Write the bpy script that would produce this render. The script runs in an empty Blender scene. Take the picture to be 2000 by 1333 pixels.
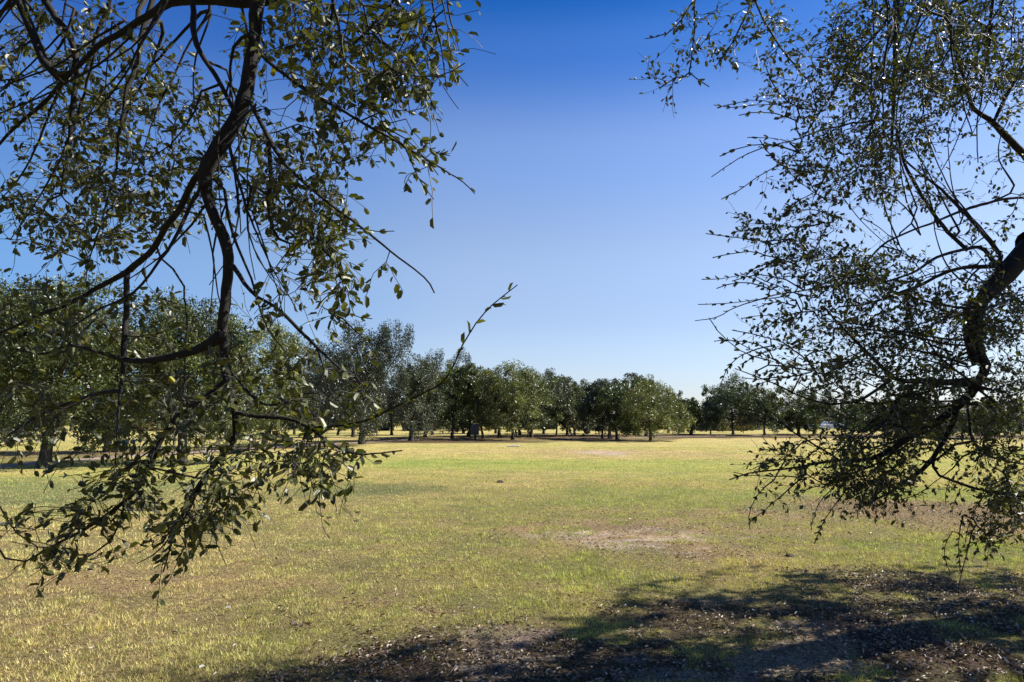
import bpy, math, random
import numpy as np
from mathutils import Vector
R = math.radians
random.seed(7)
rng = np.random.default_rng(11)
SC = bpy.context.scene
COL = SC.collection

# ------------------------------------------------------------------ camera
PITCH, F, CAMZ, HOR = R(6.65), 1333.0, 1.6, 822.0
cd = bpy.data.cameras.new("camera"); cam = bpy.data.objects.new("camera", cd); COL.objects.link(cam)
cd.sensor_width = 36; cd.lens = 24; cd.clip_start = 0.05; cd.clip_end = 3000
cam.location = (0, 0, CAMZ); cam.rotation_euler = (R(90) + PITCH, 0, 0)
SC.camera = cam
# ------------------------------------------------------------------ world, sun, exposure
SUN_EL, SUN_AZ = R(43), R(78)            # azimuth clockwise from the view direction (+Y)
W = bpy.data.worlds.new("World"); SC.world = W; W.use_nodes = True
nt = W.node_tree; nt.nodes.clear()
sky = nt.nodes.new("ShaderNodeTexSky"); sky.sky_type = 'NISHITA'; sky.sun_disc = False
sky.sun_elevation = SUN_EL; sky.sun_rotation = SUN_AZ
sky.altitude = 300; sky.air_density = 1.0; sky.dust_density = 0.35; sky.ozone_density = 4.0
# the clear air's colour by elevation: pale lavender at the horizon, deep blue overhead
tcw = nt.nodes.new("ShaderNodeTexCoord"); sxyz = nt.nodes.new("ShaderNodeSeparateXYZ"); hs = nt.nodes.new("ShaderNodeMixRGB")
hs.blend_type = 'MULTIPLY'; hs.inputs[0].default_value = 1
rw_ = nt.nodes.new("ShaderNodeValToRGB"); rw_.color_ramp.interpolation = 'EASE'
stops = [(0.0, (1.35, 1.3, 1.5)), (0.129, (1.7, 1.5, 1.55)), (0.239, (2.05, 1.75, 1.68)), (0.375, (1.75, 1.72, 1.92)), (0.495, (0.55, 1.05, 1.75)), (0.56, (0.12, 0.72, 1.5)), (1.0, (0.15, 0.55, 1.1))]
while len(rw_.color_ramp.elements) < len(stops): rw_.color_ramp.elements.new(0.5)
for e_, (p_, c_) in zip(rw_.color_ramp.elements, stops): e_.position = p_
for e_, (p_, c_) in zip(rw_.color_ramp.elements, stops): e_.color = tuple(v_/3 for v_ in c_)+(1,)
nt.links.new(tcw.outputs['Generated'], sxyz.inputs[0]); nt.links.new(sxyz.outputs[2], rw_.inputs[0]); nt.links.new(rw_.outputs[0], hs.inputs[2])
bg = nt.nodes.new("ShaderNodeBackground"); bg.inputs[1].default_value = 0.15
wo = nt.nodes.new("ShaderNodeOutputWorld")
# bluer away from the sun's side
mxr = nt.nodes.new("ShaderNodeMapRange"); mxr.inputs[1].default_value = -1; mxr.inputs[2].default_value = 1
rx_ = nt.nodes.new("ShaderNodeValToRGB"); rx_.color_ramp.interpolation = 'EASE'; ce = rx_.color_ramp.elements
ce.new(0.36); ce[0].position = 0.16; ce[1].position = 0.36; ce[2].position = 0.47
ce[0].color = (0.50, 0.76, 0.97, 1); ce[1].color = (0.82, 0.92, 0.99, 1); ce[2].color = (1, 1, 1, 1)
h2 = nt.nodes.new("ShaderNodeMixRGB"); h2.blend_type = 'MULTIPLY'; h2.inputs[0].default_value = 1
nt.links.new(sxyz.outputs[0], mxr.inputs[0]); nt.links.new(mxr.outputs[0], rx_.inputs[0]); nt.links.new(sky.outputs[0], h2.inputs[1]); nt.links.new(rx_.outputs[0], h2.inputs[2])
nt.links.new(h2.outputs[0], hs.inputs[1]); nt.links.new(hs.outputs[0], bg.inputs[0]); nt.links.new(bg.outputs[0], wo.inputs[0])
sd = bpy.data.lights.new("sun", 'SUN'); so = bpy.data.objects.new("sun", sd); COL.objects.link(so)
sd.energy = 5.0; sd.angle = R(0.53); sd.color = (1.0, 0.95, 0.86)
SUN = Vector((math.sin(SUN_AZ) * math.cos(SUN_EL), math.cos(SUN_AZ) * math.cos(SUN_EL), math.sin(SUN_EL)))
so.rotation_euler = SUN.to_track_quat('Z', 'Y').to_euler(); so.location = (20, 10, 20)
SC.view_settings.view_transform = 'Standard'; SC.view_settings.look = 'None'
SC.view_settings.exposure = 0.95; SC.view_settings.gamma = 1
SC.cycles.max_bounces = 6; SC.cycles.diffuse_bounces = 3; SC.cycles.glossy_bounces = 2
SC.cycles.transmission_bounces = 3; SC.cycles.transparent_max_bounces = 6

# ------------------------------------------------------------------ helpers
CP, SP = math.cos(PITCH), math.sin(PITCH)
def P(px, py, d):                         # photo pixel + depth along the view axis -> world point
    x = (px - 1000) / F * d; u = (666.5 - py) / F * d
    return np.array([x, d * CP - u * SP, CAMZ + d * SP + u * CP])
def G(px, py):                            # photo pixel -> point on the ground
    x = (px - 1000) / F; u = (666.5 - py) / F
    dx, dy, dz = x, CP - u * SP, SP + u * CP
    t = -CAMZ / dz
    return np.array([dx * t, dy * t, 0.0])

def tag(o, label=None, cat=None, group=None, kind=None):
    if label: o["label"] = label
    if cat: o["category"] = cat
    if group: o["group"] = group
    if kind: o["kind"] = kind
    return o
def empty(name, loc):
    o = bpy.data.objects.new(name, None); COL.objects.link(o); o.location = loc
    o.empty_display_size = 0.2
    return o
def mesh_np(name, V, Fc, mat, parent=None, colors=None, smooth=False):
    """V (n,3) world coords; Fc list of arrays (k,3) / (k,4)"""
    V = np.asarray(V, dtype=np.float32)
    if parent is not None:
        V = V - np.array(parent.location, dtype=np.float32)
    me = bpy.data.meshes.new(name)
    me.vertices.add(len(V)); me.vertices.foreach_set("co", V.ravel())
    loops = np.concatenate([f.ravel() for f in Fc]).astype(np.int32)
    tot = np.concatenate([np.full(len(f), f.shape[1]) for f in Fc]).astype(np.int32)
    st = np.concatenate([[0], np.cumsum(tot)[:-1]]).astype(np.int32)
    me.loops.add(len(loops)); me.loops.foreach_set("vertex_index", loops)
    me.polygons.add(len(tot)); me.polygons.foreach_set("loop_start", st); me.polygons.foreach_set("loop_total", tot)
    me.polygons.foreach_set("use_smooth", np.full(len(tot), smooth))
    me.update(calc_edges=True)
    if colors is not None:
        a = me.color_attributes.new("col", 'FLOAT_COLOR', 'POINT')
        c = np.ones((len(V), 4), dtype=np.float32); c[:, :3] = colors
        a.data.foreach_set("color", c.ravel())
    me.materials.append(mat)
    o = bpy.data.objects.new(name, me); COL.objects.link(o)
    if parent is not None: o.parent = parent
    return o

class MB:                                  # small mesh builder for man-made things
    def __init__(s): s.v = []; s.f = []
    def add(s, vs, fs):
        b = len(s.v); s.v += [tuple(v) for v in vs]; s.f += [tuple(b + i for i in f) for f in fs]
    def box(s, x0, x1, y0, y1, z0, z1):
        s.add([(x0,y0,z0),(x1,y0,z0),(x1,y1,z0),(x0,y1,z0),(x0,y0,z1),(x1,y0,z1),(x1,y1,z1),(x0,y1,z1)],
              [(0,3,2,1),(4,5,6,7),(0,1,5,4),(1,2,6,5),(2,3,7,6),(3,0,4,7)])
    def prism(s, prof, y0, y1):            # profile in x,z extruded along y
        n = len(prof)
        s.add([(x, y0, z) for x, z in prof] + [(x, y1, z) for x, z in prof],
              [tuple(range(n)), tuple(range(2*n-1, n-1, -1))] + [(i, i+n, (i+1) % n + n, (i+1) % n) for i in range(n)])
    def lathe(s, prof, n=16, c=(0,0,0), axis='z'):
        vs = []
        for r, z in prof:
            for k in range(n):
                a = 2*math.pi*k/n
                if axis == 'z': vs.append((c[0]+r*math.cos(a), c[1]+r*math.sin(a), c[2]+z))
                else: vs.append((c[0]+r*math.cos(a), c[1]+z, c[2]+r*math.sin(a)))
        fs = []
        for i in range(len(prof)-1):
            for k in range(n):
                fs.append((i*n+k, i*n+(k+1) % n, (i+1)*n+(k+1) % n, (i+1)*n+k))
        fs.append(tuple(range(n-1, -1, -1))); fs.append(tuple((len(prof)-1)*n+k for k in range(n)))
        s.add(vs, fs)
    def build(s, name, mat, parent=None, bevel=0.0, loc=None):
        me = bpy.data.meshes.new(name); me.from_pydata(s.v, [], s.f); me.update(); me.materials.append(mat)
        o = bpy.data.objects.new(name, me); COL.objects.link(o)
        if parent is not None: o.parent = parent
        if loc is not None: o.location = loc
        if bevel:
            m = o.modifiers.new("bevel", 'BEVEL'); m.width = bevel; m.segments = 2
        return o

# ---- value noise
def _h(ix, iy, seed):
    n = (ix.astype(np.int64) * 374761393 + iy.astype(np.int64) * 668265263 + seed * 974711) & 0x7fffffff
    n = ((n ^ (n >> 13)) * 1274126177) & 0x7fffffff
    return ((n ^ (n >> 16)) & 0xffff) / 65535.0
def vnoise(x, y, seed=0):
    ix, iy = np.floor(x), np.floor(y); fx, fy = x - ix, y - iy
    fx = fx*fx*(3-2*fx); fy = fy*fy*(3-2*fy)
    a, b, c, d = _h(ix, iy, seed), _h(ix+1, iy, seed), _h(ix, iy+1, seed), _h(ix+1, iy+1, seed)
    return a*(1-fx)*(1-fy) + b*fx*(1-fy) + c*(1-fx)*fy + d*fx*fy
def fbm(x, y, sc, seed=0, oct=4):
    s = 0; t = 0; a = 1.0; f = 1.0/sc
    for k in range(oct):
        s = s + a*vnoise(x*f + 17.3*k, y*f - 9.1*k, seed + k); t += a; a *= 0.55; f *= 2.03
    return s/t
def sstep(a, b, x):
    t = np.clip((x-a)/(b-a), 0, 1); return t*t*(3-2*t)

# ------------------------------------------------------------------ materials
def new_mat(name):
    m = bpy.data.materials.new(name); m.use_nodes = True
    n = m.node_tree.nodes; n.clear()
    out = n.new("ShaderNodeOutputMaterial"); b = n.new("ShaderNodeBsdfPrincipled")
    m.node_tree.links.new(b.outputs[0], out.inputs[0])
    return m, m.node_tree, b, out
def simple_mat(name, c, rough=0.7, var=0.25, scale=4.0, metal=0.0, bump=0.0, spec=0.4):
    m, t, b, out = new_mat(name); L = t.links
    tc = t.nodes.new("ShaderNodeTexCoord"); nz = t.nodes.new("ShaderNodeTexNoise")
    nz.inputs['Scale'].default_value = scale; nz.inputs['Detail'].default_value = 6
    L.new(tc.outputs['Object'], nz.inputs['Vector'])
    r = t.nodes.new("ShaderNodeValToRGB")
    r.color_ramp.elements[0].position = 0.3; r.color_ramp.elements[1].position = 0.7
    r.color_ramp.elements[0].color = tuple(x*(1-var) for x in c) + (1,)
    r.color_ramp.elements[1].color = tuple(min(1, x*(1+var)) for x in c) + (1,)
    L.new(nz.outputs[0], r.inputs[0]); L.new(r.outputs[0], b.inputs['Base Color'])
    b.inputs['Roughness'].default_value = rough; b.inputs['Metallic'].default_value = metal
    b.inputs['Specular IOR Level'].default_value = spec
    if bump:
        bp = t.nodes.new("ShaderNodeBump"); bp.inputs['Strength'].default_value = bump
        bp.inputs['Distance'].default_value = 0.02
        L.new(nz.outputs[0], bp.inputs['Height']); L.new(bp.outputs[0], b.inputs['Normal'])
    return m
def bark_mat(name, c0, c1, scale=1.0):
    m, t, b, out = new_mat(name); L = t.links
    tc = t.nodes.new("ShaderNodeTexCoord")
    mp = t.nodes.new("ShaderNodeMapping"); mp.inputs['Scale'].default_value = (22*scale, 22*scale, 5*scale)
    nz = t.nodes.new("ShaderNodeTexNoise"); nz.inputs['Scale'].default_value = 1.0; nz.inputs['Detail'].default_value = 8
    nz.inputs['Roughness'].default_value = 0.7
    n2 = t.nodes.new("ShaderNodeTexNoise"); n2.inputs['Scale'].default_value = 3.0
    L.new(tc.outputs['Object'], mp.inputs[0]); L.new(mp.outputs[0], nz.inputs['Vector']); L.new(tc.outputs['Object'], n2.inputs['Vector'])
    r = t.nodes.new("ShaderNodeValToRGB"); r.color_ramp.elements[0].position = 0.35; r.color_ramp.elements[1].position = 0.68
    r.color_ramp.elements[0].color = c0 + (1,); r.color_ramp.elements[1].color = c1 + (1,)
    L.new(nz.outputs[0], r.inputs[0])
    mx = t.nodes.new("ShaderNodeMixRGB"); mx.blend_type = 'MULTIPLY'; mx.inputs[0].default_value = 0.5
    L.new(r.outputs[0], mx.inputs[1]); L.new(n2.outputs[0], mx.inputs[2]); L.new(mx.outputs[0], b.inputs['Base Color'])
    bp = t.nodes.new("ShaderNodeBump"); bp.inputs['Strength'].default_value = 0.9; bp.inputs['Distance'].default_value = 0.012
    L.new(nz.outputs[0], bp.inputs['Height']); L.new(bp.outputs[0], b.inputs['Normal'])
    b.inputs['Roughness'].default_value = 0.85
    return m
def leaf_mat(name, rough, trans, spec=0.5, pale_back=0.0):
    m, t, b, out = new_mat(name); L = t.links
    at = t.nodes.new("ShaderNodeAttribute"); at.attribute_name = "col"
    col = at.outputs['Color']
    if pale_back:
        ge = t.nodes.new("ShaderNodeNewGeometry")
        mx = t.nodes.new("ShaderNodeMixRGB"); mx.inputs[2].default_value = (0.13, 0.125, 0.065, 1)
        ml = t.nodes.new("ShaderNodeMath"); ml.operation = 'MULTIPLY'; ml.inputs[1].default_value = pale_back
        L.new(ge.outputs['Backfacing'], ml.inputs[0]); L.new(ml.outputs[0], mx.inputs[0]); L.new(col, mx.inputs[1])
        col = mx.outputs[0]
    L.new(col, b.inputs['Base Color']); b.inputs['Roughness'].default_value = rough
    b.inputs['Specular IOR Level'].default_value = spec
    if trans:
        tr = t.nodes.new("ShaderNodeBsdfTranslucent"); mi = t.nodes.new("ShaderNodeMixShader"); mi.inputs[0].default_value = trans
        g = t.nodes.new("ShaderNodeMixRGB"); g.blend_type = 'MULTIPLY'; g.inputs[0].default_value = 1; g.inputs[2].default_value = (1.6, 1.7, 0.5, 1)
        L.new(at.outputs['Color'], g.inputs[1]); L.new(g.outputs[0], tr.inputs[0])
        L.new(b.outputs[0], mi.inputs[1]); L.new(tr.outputs[0], mi.inputs[2]); L.new(mi.outputs[0], out.inputs[0])
    return m
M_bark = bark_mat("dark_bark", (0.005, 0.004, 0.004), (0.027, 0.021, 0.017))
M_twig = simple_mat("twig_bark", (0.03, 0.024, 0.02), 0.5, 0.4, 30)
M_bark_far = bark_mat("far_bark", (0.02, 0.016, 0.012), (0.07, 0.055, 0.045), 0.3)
M_leaf = leaf_mat("oak_leaf", 0.44, 0.21, 0.5, 0.35)
M_leaf_far = leaf_mat("far_leaf", 0.38, 0.12, 0.5, 0.25)
M_blade = leaf_mat("grass_blade", 0.6, 0.22, 0.25)
M_litter = leaf_mat("dry_leaf", 0.5, 0.05, 0.5)

# ------------------------------------------------------------------ the ground: where the turf is green, straw, bare or littered
def blob(x, y, px0, px1, py0, py1, rag=0.35, seed=3):
    a, b = G((px0+px1)/2, py0), G((px0+px1)/2, py1)
    cy = (a[1]+b[1])/2; ry = abs(a[1]-b[1])/2
    d = cy
    cx = ((px0+px1)/2-1000)/F*d; rx = (px1-px0)/2/F*d
    q = np.sqrt(((x-cx)/rx)**2 + ((y-cy)/ry)**2)
    n = fbm(x, y, max(0.25, min(rx, ry)*0.55), seed, 4)
    return 1 - sstep(0.75-rag, 0.75+rag, q + (n-0.5)*1.5*rag*2)
def ground_z(x, y):
    z = (fbm(x, y, 0.55, 40, 3)-0.5)*0.035 + (fbm(x, y, 4.0, 44, 2)-0.5)*0.05
    return z*np.clip(60/(10+np.hypot(x, y)), 0, 1)
C_ = lambda *c: np.array(c)
STRAW, OLIVE, GREEN, DGREEN = C_(0.42, 0.355, 0.16), C_(0.32, 0.31, 0.09), C_(0.20, 0.27, 0.055), C_(0.10, 0.15, 0.055)
TAN, DIRT, SOIL, BROWN = C_(0.33, 0.235, 0.145), C_(0.37, 0.31, 0.255), C_(0.052, 0.038, 0.030), C_(0.165, 0.112, 0.075)
def turf(x, y):
    """colour of the turf, cover (0..1) and litter (0..1)"""
    mix = lambda c, d, w: c*(1-w[:, None]) + d*w[:, None]
    n1 = fbm(x, y, 2.2, 1); n2 = fbm(x, y, 7.0, 5, 3); n3 = fbm(x, y, 0.35, 9, 3); n4 = fbm(x*0.45, y, 12.0, 15, 3)
    c = np.repeat(STRAW[None], len(x), 0)*0.5 + OLIVE[None]*0.5
    c = mix(c, OLIVE, sstep(0.45, 0.62, n1)*0.7)
    c = mix(c, GREEN, sstep(0.50, 0.66, n2)*0.45)
    c = mix(c, STRAW, sstep(0.52, 0.66, n4)*0.7)
    c = mix(c, TAN, sstep(0.56, 0.72, n3)*0.3)
    n5 = fbm(x*0.4, y, 5.0, 75, 3); n6 = fbm(x*0.35, y, 9.0, 79, 3)
    c = mix(c, GREEN*1.1, sstep(0.54, 0.68, n5)*sstep(9, 14, y)*0.55)
    c = mix(c, C_(0.43, 0.32, 0.17), sstep(0.55, 0.68, n6)*sstep(9, 16, y)*0.5)
    far = sstep(16, 40, y)
    c = mix(c, STRAW*0.50+OLIVE*0.46, far*0.55)
    c = mix(c, STRAW, blob(x, y, -300, 560, 1050, 1420, 0.5, 21)*0.55)
    c = mix(c, C_(0.38, 0.275, 0.15), blob(x, y, -500, 800, 1075, 1450, 0.5, 47)*0.4)
    c = mix(c, STRAW*1.05, blob(x, y, -200, 900, 1000, 1100, 0.4, 22)*0.5)
    c = mix(c, GREEN, blob(x, y, 1560, 2300, 1045, 1115, 0.45, 23)*0.85)
    c = mix(c, GREEN*0.95, blob(x, y, 900, 1340, 1075, 1150, 0.5, 24)*0.6)
    c = mix(c, DGREEN, blob(x, y, 480, 930, 943, 976, 0.4, 25)*0.8)
    c = mix(c, DGREEN*1.2, blob(x, y, -400, 500, 925, 1022, 0.4, 26)*0.75)
    c = mix(c, GREEN, blob(x, y, 650, 1100, 897, 912, 0.5, 27)*0.6)
    c = mix(c, GREEN*1.15, blob(x, y, 1050, 1500, 918, 945, 0.5, 28)*0.35)
    c = mix(c, TAN, blob(x, y, 1000, 1500, 876, 898, 0.6, 29)*0.5)
    cover = np.ones(len(x)); litter = np.zeros(len(x))
    def bare(w, col, k=1.0, li=0.0):
        nonlocal c, cover, litter
        c = mix(c, col, np.clip(w*k, 0, 1)); cover = cover*(1-np.clip(w*k, 0, 1)); litter = np.maximum(litter, w*li)
    f1 = fbm(x, y, 0.5, 63, 4)
    bl = blob(x, y, 900, 1580, 1005, 1105, 0.4, 31); bare(bl*sstep(0.38, 0.50, f1), BROWN*1.25, 0.8, 0.25)
    bare(blob(x, y, 1020, 1470, 1024, 1084, 0.3, 30)*sstep(0.41, 0.50, fbm(x*0.6, y, 0.40, 64, 4))*(0.35+0.65*sstep(0.4, 0.6, fbm(x, y, 0.12, 68, 3))), DIRT, 0.95)
    bare(blob(x, y, 1380, 2250, 965, 1045, 0.35, 32), BROWN*1.15, 0.82, 0.6)
    bare(blob(x, y, 950, 1700, 985, 1060, 0.5, 33)*sstep(0.42, .58, n3), BROWN*1.5, 0.5, 0.2)
    bare(blob(x, y, -200, 900, 1060, 1300, 0.5, 39)*sstep(0.52, .62, f1), BROWN, 0.45, 0.03)
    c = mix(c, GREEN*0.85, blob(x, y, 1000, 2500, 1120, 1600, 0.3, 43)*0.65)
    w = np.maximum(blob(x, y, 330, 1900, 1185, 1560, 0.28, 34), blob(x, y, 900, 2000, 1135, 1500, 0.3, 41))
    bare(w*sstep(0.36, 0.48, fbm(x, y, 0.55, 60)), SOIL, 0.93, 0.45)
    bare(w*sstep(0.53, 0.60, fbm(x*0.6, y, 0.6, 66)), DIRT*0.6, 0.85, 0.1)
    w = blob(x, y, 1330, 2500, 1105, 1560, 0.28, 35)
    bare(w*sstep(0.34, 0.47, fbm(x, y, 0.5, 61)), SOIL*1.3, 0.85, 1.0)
    bare(blob(x, y, 560, 1000, 1160, 1240, 0.5, 36)*sstep(0.5, 0.58, fbm(x, y, 0.45, 62)), BROWN, 0.7, 0.3)
    bare(blob(x, y, 1110, 1245, 879, 891, 0.4, 37), DIRT, 0.75)
    bare(blob(x, y, 1230, 1620, 880, 893, 0.5, 38)*sstep(0.5, 0.6, n4), DIRT*0.8, 0.6)
    # brown earth below the far trees, darkened to paint in the row's shade
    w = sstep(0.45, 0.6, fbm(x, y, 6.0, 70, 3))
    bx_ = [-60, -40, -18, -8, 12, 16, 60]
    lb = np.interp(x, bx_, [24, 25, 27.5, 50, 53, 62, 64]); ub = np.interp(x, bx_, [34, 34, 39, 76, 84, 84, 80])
    shaded_earth = sstep(-1.2, 1.2, y-lb+(w-0.5)*2)*(1-sstep(-4, 3, y-ub+(w-0.5)*3))
    bare(np.clip(shaded_earth*(0.72+0.28*w), 0, 1), BROWN*0.45, 0.95)
    return c, cover, litter

# ground sheet: fine near the camera, coarse far off
NG = 760
t = np.linspace(-1, 1, NG); K = math.asinh(900/2.2)
gx = 2.2*np.sinh(K*t); gy = 2.2*np.sinh(K*t) + 5.0
X, Y = np.meshgrid(gx, gy); xs, ys = X.ravel(), Y.ravel()
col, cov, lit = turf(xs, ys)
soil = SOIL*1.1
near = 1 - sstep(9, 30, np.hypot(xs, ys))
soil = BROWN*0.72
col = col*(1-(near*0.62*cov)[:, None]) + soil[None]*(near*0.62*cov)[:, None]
zs = ground_z(xs, ys)
ii = np.arange(NG*NG).reshape(NG, NG)
quads = np.stack([ii[:-1, :-1].ravel(), ii[:-1, 1:].ravel(), ii[1:, 1:].ravel(), ii[1:, :-1].ravel()], 1)
m, tr, b, out = new_mat("turf_ground"); L = tr.links
at = tr.nodes.new("ShaderNodeAttribute"); at.attribute_name = "col"
ge = tr.nodes.new("ShaderNodeNewGeometry")
nA = tr.nodes.new("ShaderNodeTexNoise"); nA.inputs['Scale'].default_value = 22; nA.inputs['Detail'].default_value = 9; nA.inputs['Roughness'].default_value = 0.72
nB = tr.nodes.new("ShaderNodeTexNoise"); nB.inputs['Scale'].default_value = 0.9; nB.inputs['Detail'].default_value = 6
L.new(ge.outputs['Position'], nA.inputs['Vector']); L.new(ge.outputs['Position'], nB.inputs['Vector'])
rA = tr.nodes.new("ShaderNodeValToRGB"); rA.color_ramp.elements[0].color = (0.35, 0.33, 0.33, 1); rA.color_ramp.elements[1].color = (1.55, 1.5, 1.45, 1)
rA.color_ramp.elements[0].position = 0.32; rA.color_ramp.elements[1].position = 0.68
rB = tr.nodes.new("ShaderNodeValToRGB"); rB.color_ramp.elements[0].color = (0.78, 0.84, 0.8, 1); rB.color_ramp.elements[1].color = (1.2, 1.12, 1.1, 1)
rB.color_ramp.elements[0].position = 0.35; rB.color_ramp.elements[1].position = 0.65
L.new(nA.outputs[0], rA.inputs[0]); L.new(nB.outputs[0], rB.inputs[0])
m1 = tr.nodes.new("ShaderNodeMixRGB"); m1.blend_type = 'MULTIPLY'; m1.inputs[0].default_value = 1
m2 = tr.nodes.new("ShaderNodeMixRGB"); m2.blend_type = 'MULTIPLY'; m2.inputs[0].default_value = 1
L.new(at.outputs['Color'], m1.inputs[1]); L.new(rA.outputs[0], m1.inputs[2]); L.new(m1.outputs[0], m2.inputs[1]); L.new(rB.outputs[0], m2.inputs[2])
nC = tr.nodes.new("ShaderNodeTexNoise"); nC.inputs['Scale'].default_value = 75; nC.inputs['Detail'].default_value = 4
L.new(ge.outputs['Position'], nC.inputs['Vector'])
rC = tr.nodes.new("ShaderNodeValToRGB"); rC.color_ramp.elements[0].color = (0.5, 0.48, 0.48, 1); rC.color_ramp.elements[1].color = (1.7, 1.65, 1.6, 1)
rC.color_ramp.elements[0].position = 0.36; rC.color_ramp.elements[1].position = 0.64
m3 = tr.nodes.new("ShaderNodeMixRGB"); m3.blend_type = 'MULTIPLY'; m3.inputs[0].default_value = 1
L.new(nC.outputs[0], rC.inputs[0]); L.new(m2.outputs[0], m3.inputs[1]); L.new(rC.outputs[0], m3.inputs[2]); m2 = m3
L.new(m2.outputs[0], b.inputs['Base Color']); b.inputs['Roughness'].default_value = 0.95; b.inputs['Specular IOR Level'].default_value = 0.1
bp = tr.nodes.new("ShaderNodeBump"); bp.inputs['Strength'].default_value = 1.0; bp.inputs['Distance'].default_value = 0.05
L.new(nA.outputs[0], bp.inputs['Height']); L.new(bp.outputs[0], b.inputs['Normal'])
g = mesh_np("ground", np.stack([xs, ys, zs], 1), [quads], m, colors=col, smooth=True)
tag(g, kind="structure")

# footpath, pinkish earth, along the trees
pts = [(-60, 918), (0, 911), (200, 895), (400, 882), (600, 870), (760, 861.5), (860, 857), (1000, 856), (1200, 857), (1330, 853), (1500, 850), (1720, 852), (2050, 858)]
Gp = np.array([G(*p) for p in pts]); tt = np.linspace(0, len(Gp)-1, 240)
cx = np.interp(tt, range(len(Gp)), Gp[:, 0]); cy = np.interp(tt, range(len(Gp)), Gp[:, 1])
k = np.ones(15)/15
cx = np.convolve(np.pad(cx, 7, 'edge'), k, 'valid'); cy = np.convolve(np.pad(cy, 7, 'edge'), k, 'valid')
dx, dy = np.gradient(cx), np.gradient(cy); ln = np.hypot(dx, dy); nx, ny = -dy/ln, dx/ln
rows = []
for s in np.linspace(-1, 1, 5):
    w = np.interp(cy, [22, 45, 60, 90], [0.7, 0.55, 0.22, 0.2]) + 0.15*(fbm(cx + s*30, cy, 1.5, 81)-0.5)*2
    x_, y_ = cx+nx*s*w, cy+ny*s*w
    rows.append(np.stack([x_, y_, ground_z(x_, y_)+0.03-0.024*abs(s)], 1))
V = np.concatenate(rows); n = len(tt)
q = np.array([(r*n+i, (r+1)*n+i, (r+1)*n+i+1, r*n+i+1) for r in range(4) for i in range(n-1)])
tag(mesh_np("path", V, [q], simple_mat("path_earth", (0.27, 0.20, 0.165), 0.95, 0.35, 1.2)), kind="structure")

# ------------------------------------------------------------------ grass blades (the nearer turf)
def rand_xy(n, y0, y1, expo, pad=2.0):
    u = rng.random(n)
    e = 1-expo+1e-6                        # pdf over y ~ y^-expo after the widening of the view
    y = (y0**e + u*(y1**e-y0**e))**(1/e)
    x = (rng.random(n)*2-1)*(0.80*y+pad)
    return x, y
NB = 900000
x, y = rand_xy(NB, 3.2, 42.0, 1.0)
c, cover, lit = turf(x, y)
patch = fbm(x, y, 0.22, 90, 3)
keep = rng.random(len(x)) < np.clip(cover*(0.30+1.2*sstep(0.34, 0.60, patch)) + 0.02, 0, 1)
x, y, c, cover, patch = x[keep], y[keep], c[keep], cover[keep], patch[keep]
n = len(x); dist = np.hypot(x, y)
h = (0.013+0.022*rng.random(n)**1.5)*(0.65+0.9*patch)*(1+0.45*sstep(0.60, 0.72, fbm(x, y, 0.35, 133, 2)))*(0.6+0.4*cover)
wd = 0.0019*(0.7+0.6*rng.random(n))*(dist/4.5)**0.7
a = rng.random(n)*2*np.pi; la = rng.random(n)*2*np.pi; le = h*(0.2+0.75*rng.random(n))
z = ground_z(x, y)-0.003
B0 = np.stack([x-np.cos(a)*wd, y-np.sin(a)*wd, z], 1); B1 = np.stack([x+np.cos(a)*wd, y+np.sin(a)*wd, z], 1)
T = np.stack([x+np.cos(la)*le, y+np.sin(la)*le, z+h], 1)
dry = rng.random(n)
var = (0.75+0.55*rng.random(n))[:, None]
tuft = 0.70+0.60*sstep(0.34, 0.60, fbm(x, y, 0.09, 130, 2))[:, None]
var = var*tuft
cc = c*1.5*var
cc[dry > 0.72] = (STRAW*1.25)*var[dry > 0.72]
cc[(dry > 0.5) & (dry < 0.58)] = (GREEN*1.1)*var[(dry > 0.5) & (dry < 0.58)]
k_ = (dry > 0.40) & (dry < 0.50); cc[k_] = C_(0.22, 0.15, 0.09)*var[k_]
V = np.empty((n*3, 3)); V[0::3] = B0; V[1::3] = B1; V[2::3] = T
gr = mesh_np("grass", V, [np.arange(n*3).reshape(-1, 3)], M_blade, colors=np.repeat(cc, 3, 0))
tag(gr, "short dry yellow green turf blades covering the open field", "grass", kind="stuff")

# ------------------------------------------------------------------ leaves
TL = np.array([(0,0,0), (.24,.40,.08), (.26,0,-.03), (.24,-.40,.08), (.76,.41,.05), (.78,0,-.08), (.76,-.41,.05), (1,0,-.15)])
TF3 = np.array([(0,2,1), (0,3,2), (4,5,7), (5,6,7)]); TF4 = np.array([(1,2,5,4), (2,3,6,5)])
def unit(v): return v/np.maximum(np.linalg.norm(v, axis=-1, keepdims=True), 1e-9)
def make_leaves(pos, d, nrm, length, width, curl):
    d = unit(d); s = unit(np.cross(d, nrm)); nn = np.cross(s, d)
    V = (pos[:, None] + d[:, None]*TL[None, :, 0:1]*length[:, None, None] + s[:, None]*TL[None, :, 1:2]*width[:, None, None]
         + nn[:, None]*TL[None, :, 2:3]*(curl*length)[:, None, None])
    n = len(pos); off = (np.arange(n)*8)[:, None, None]
    return V.reshape(-1, 3), (TF3[None]+off).reshape(-1, 3), (TF4[None]+off).reshape(-1, 4)

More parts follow.
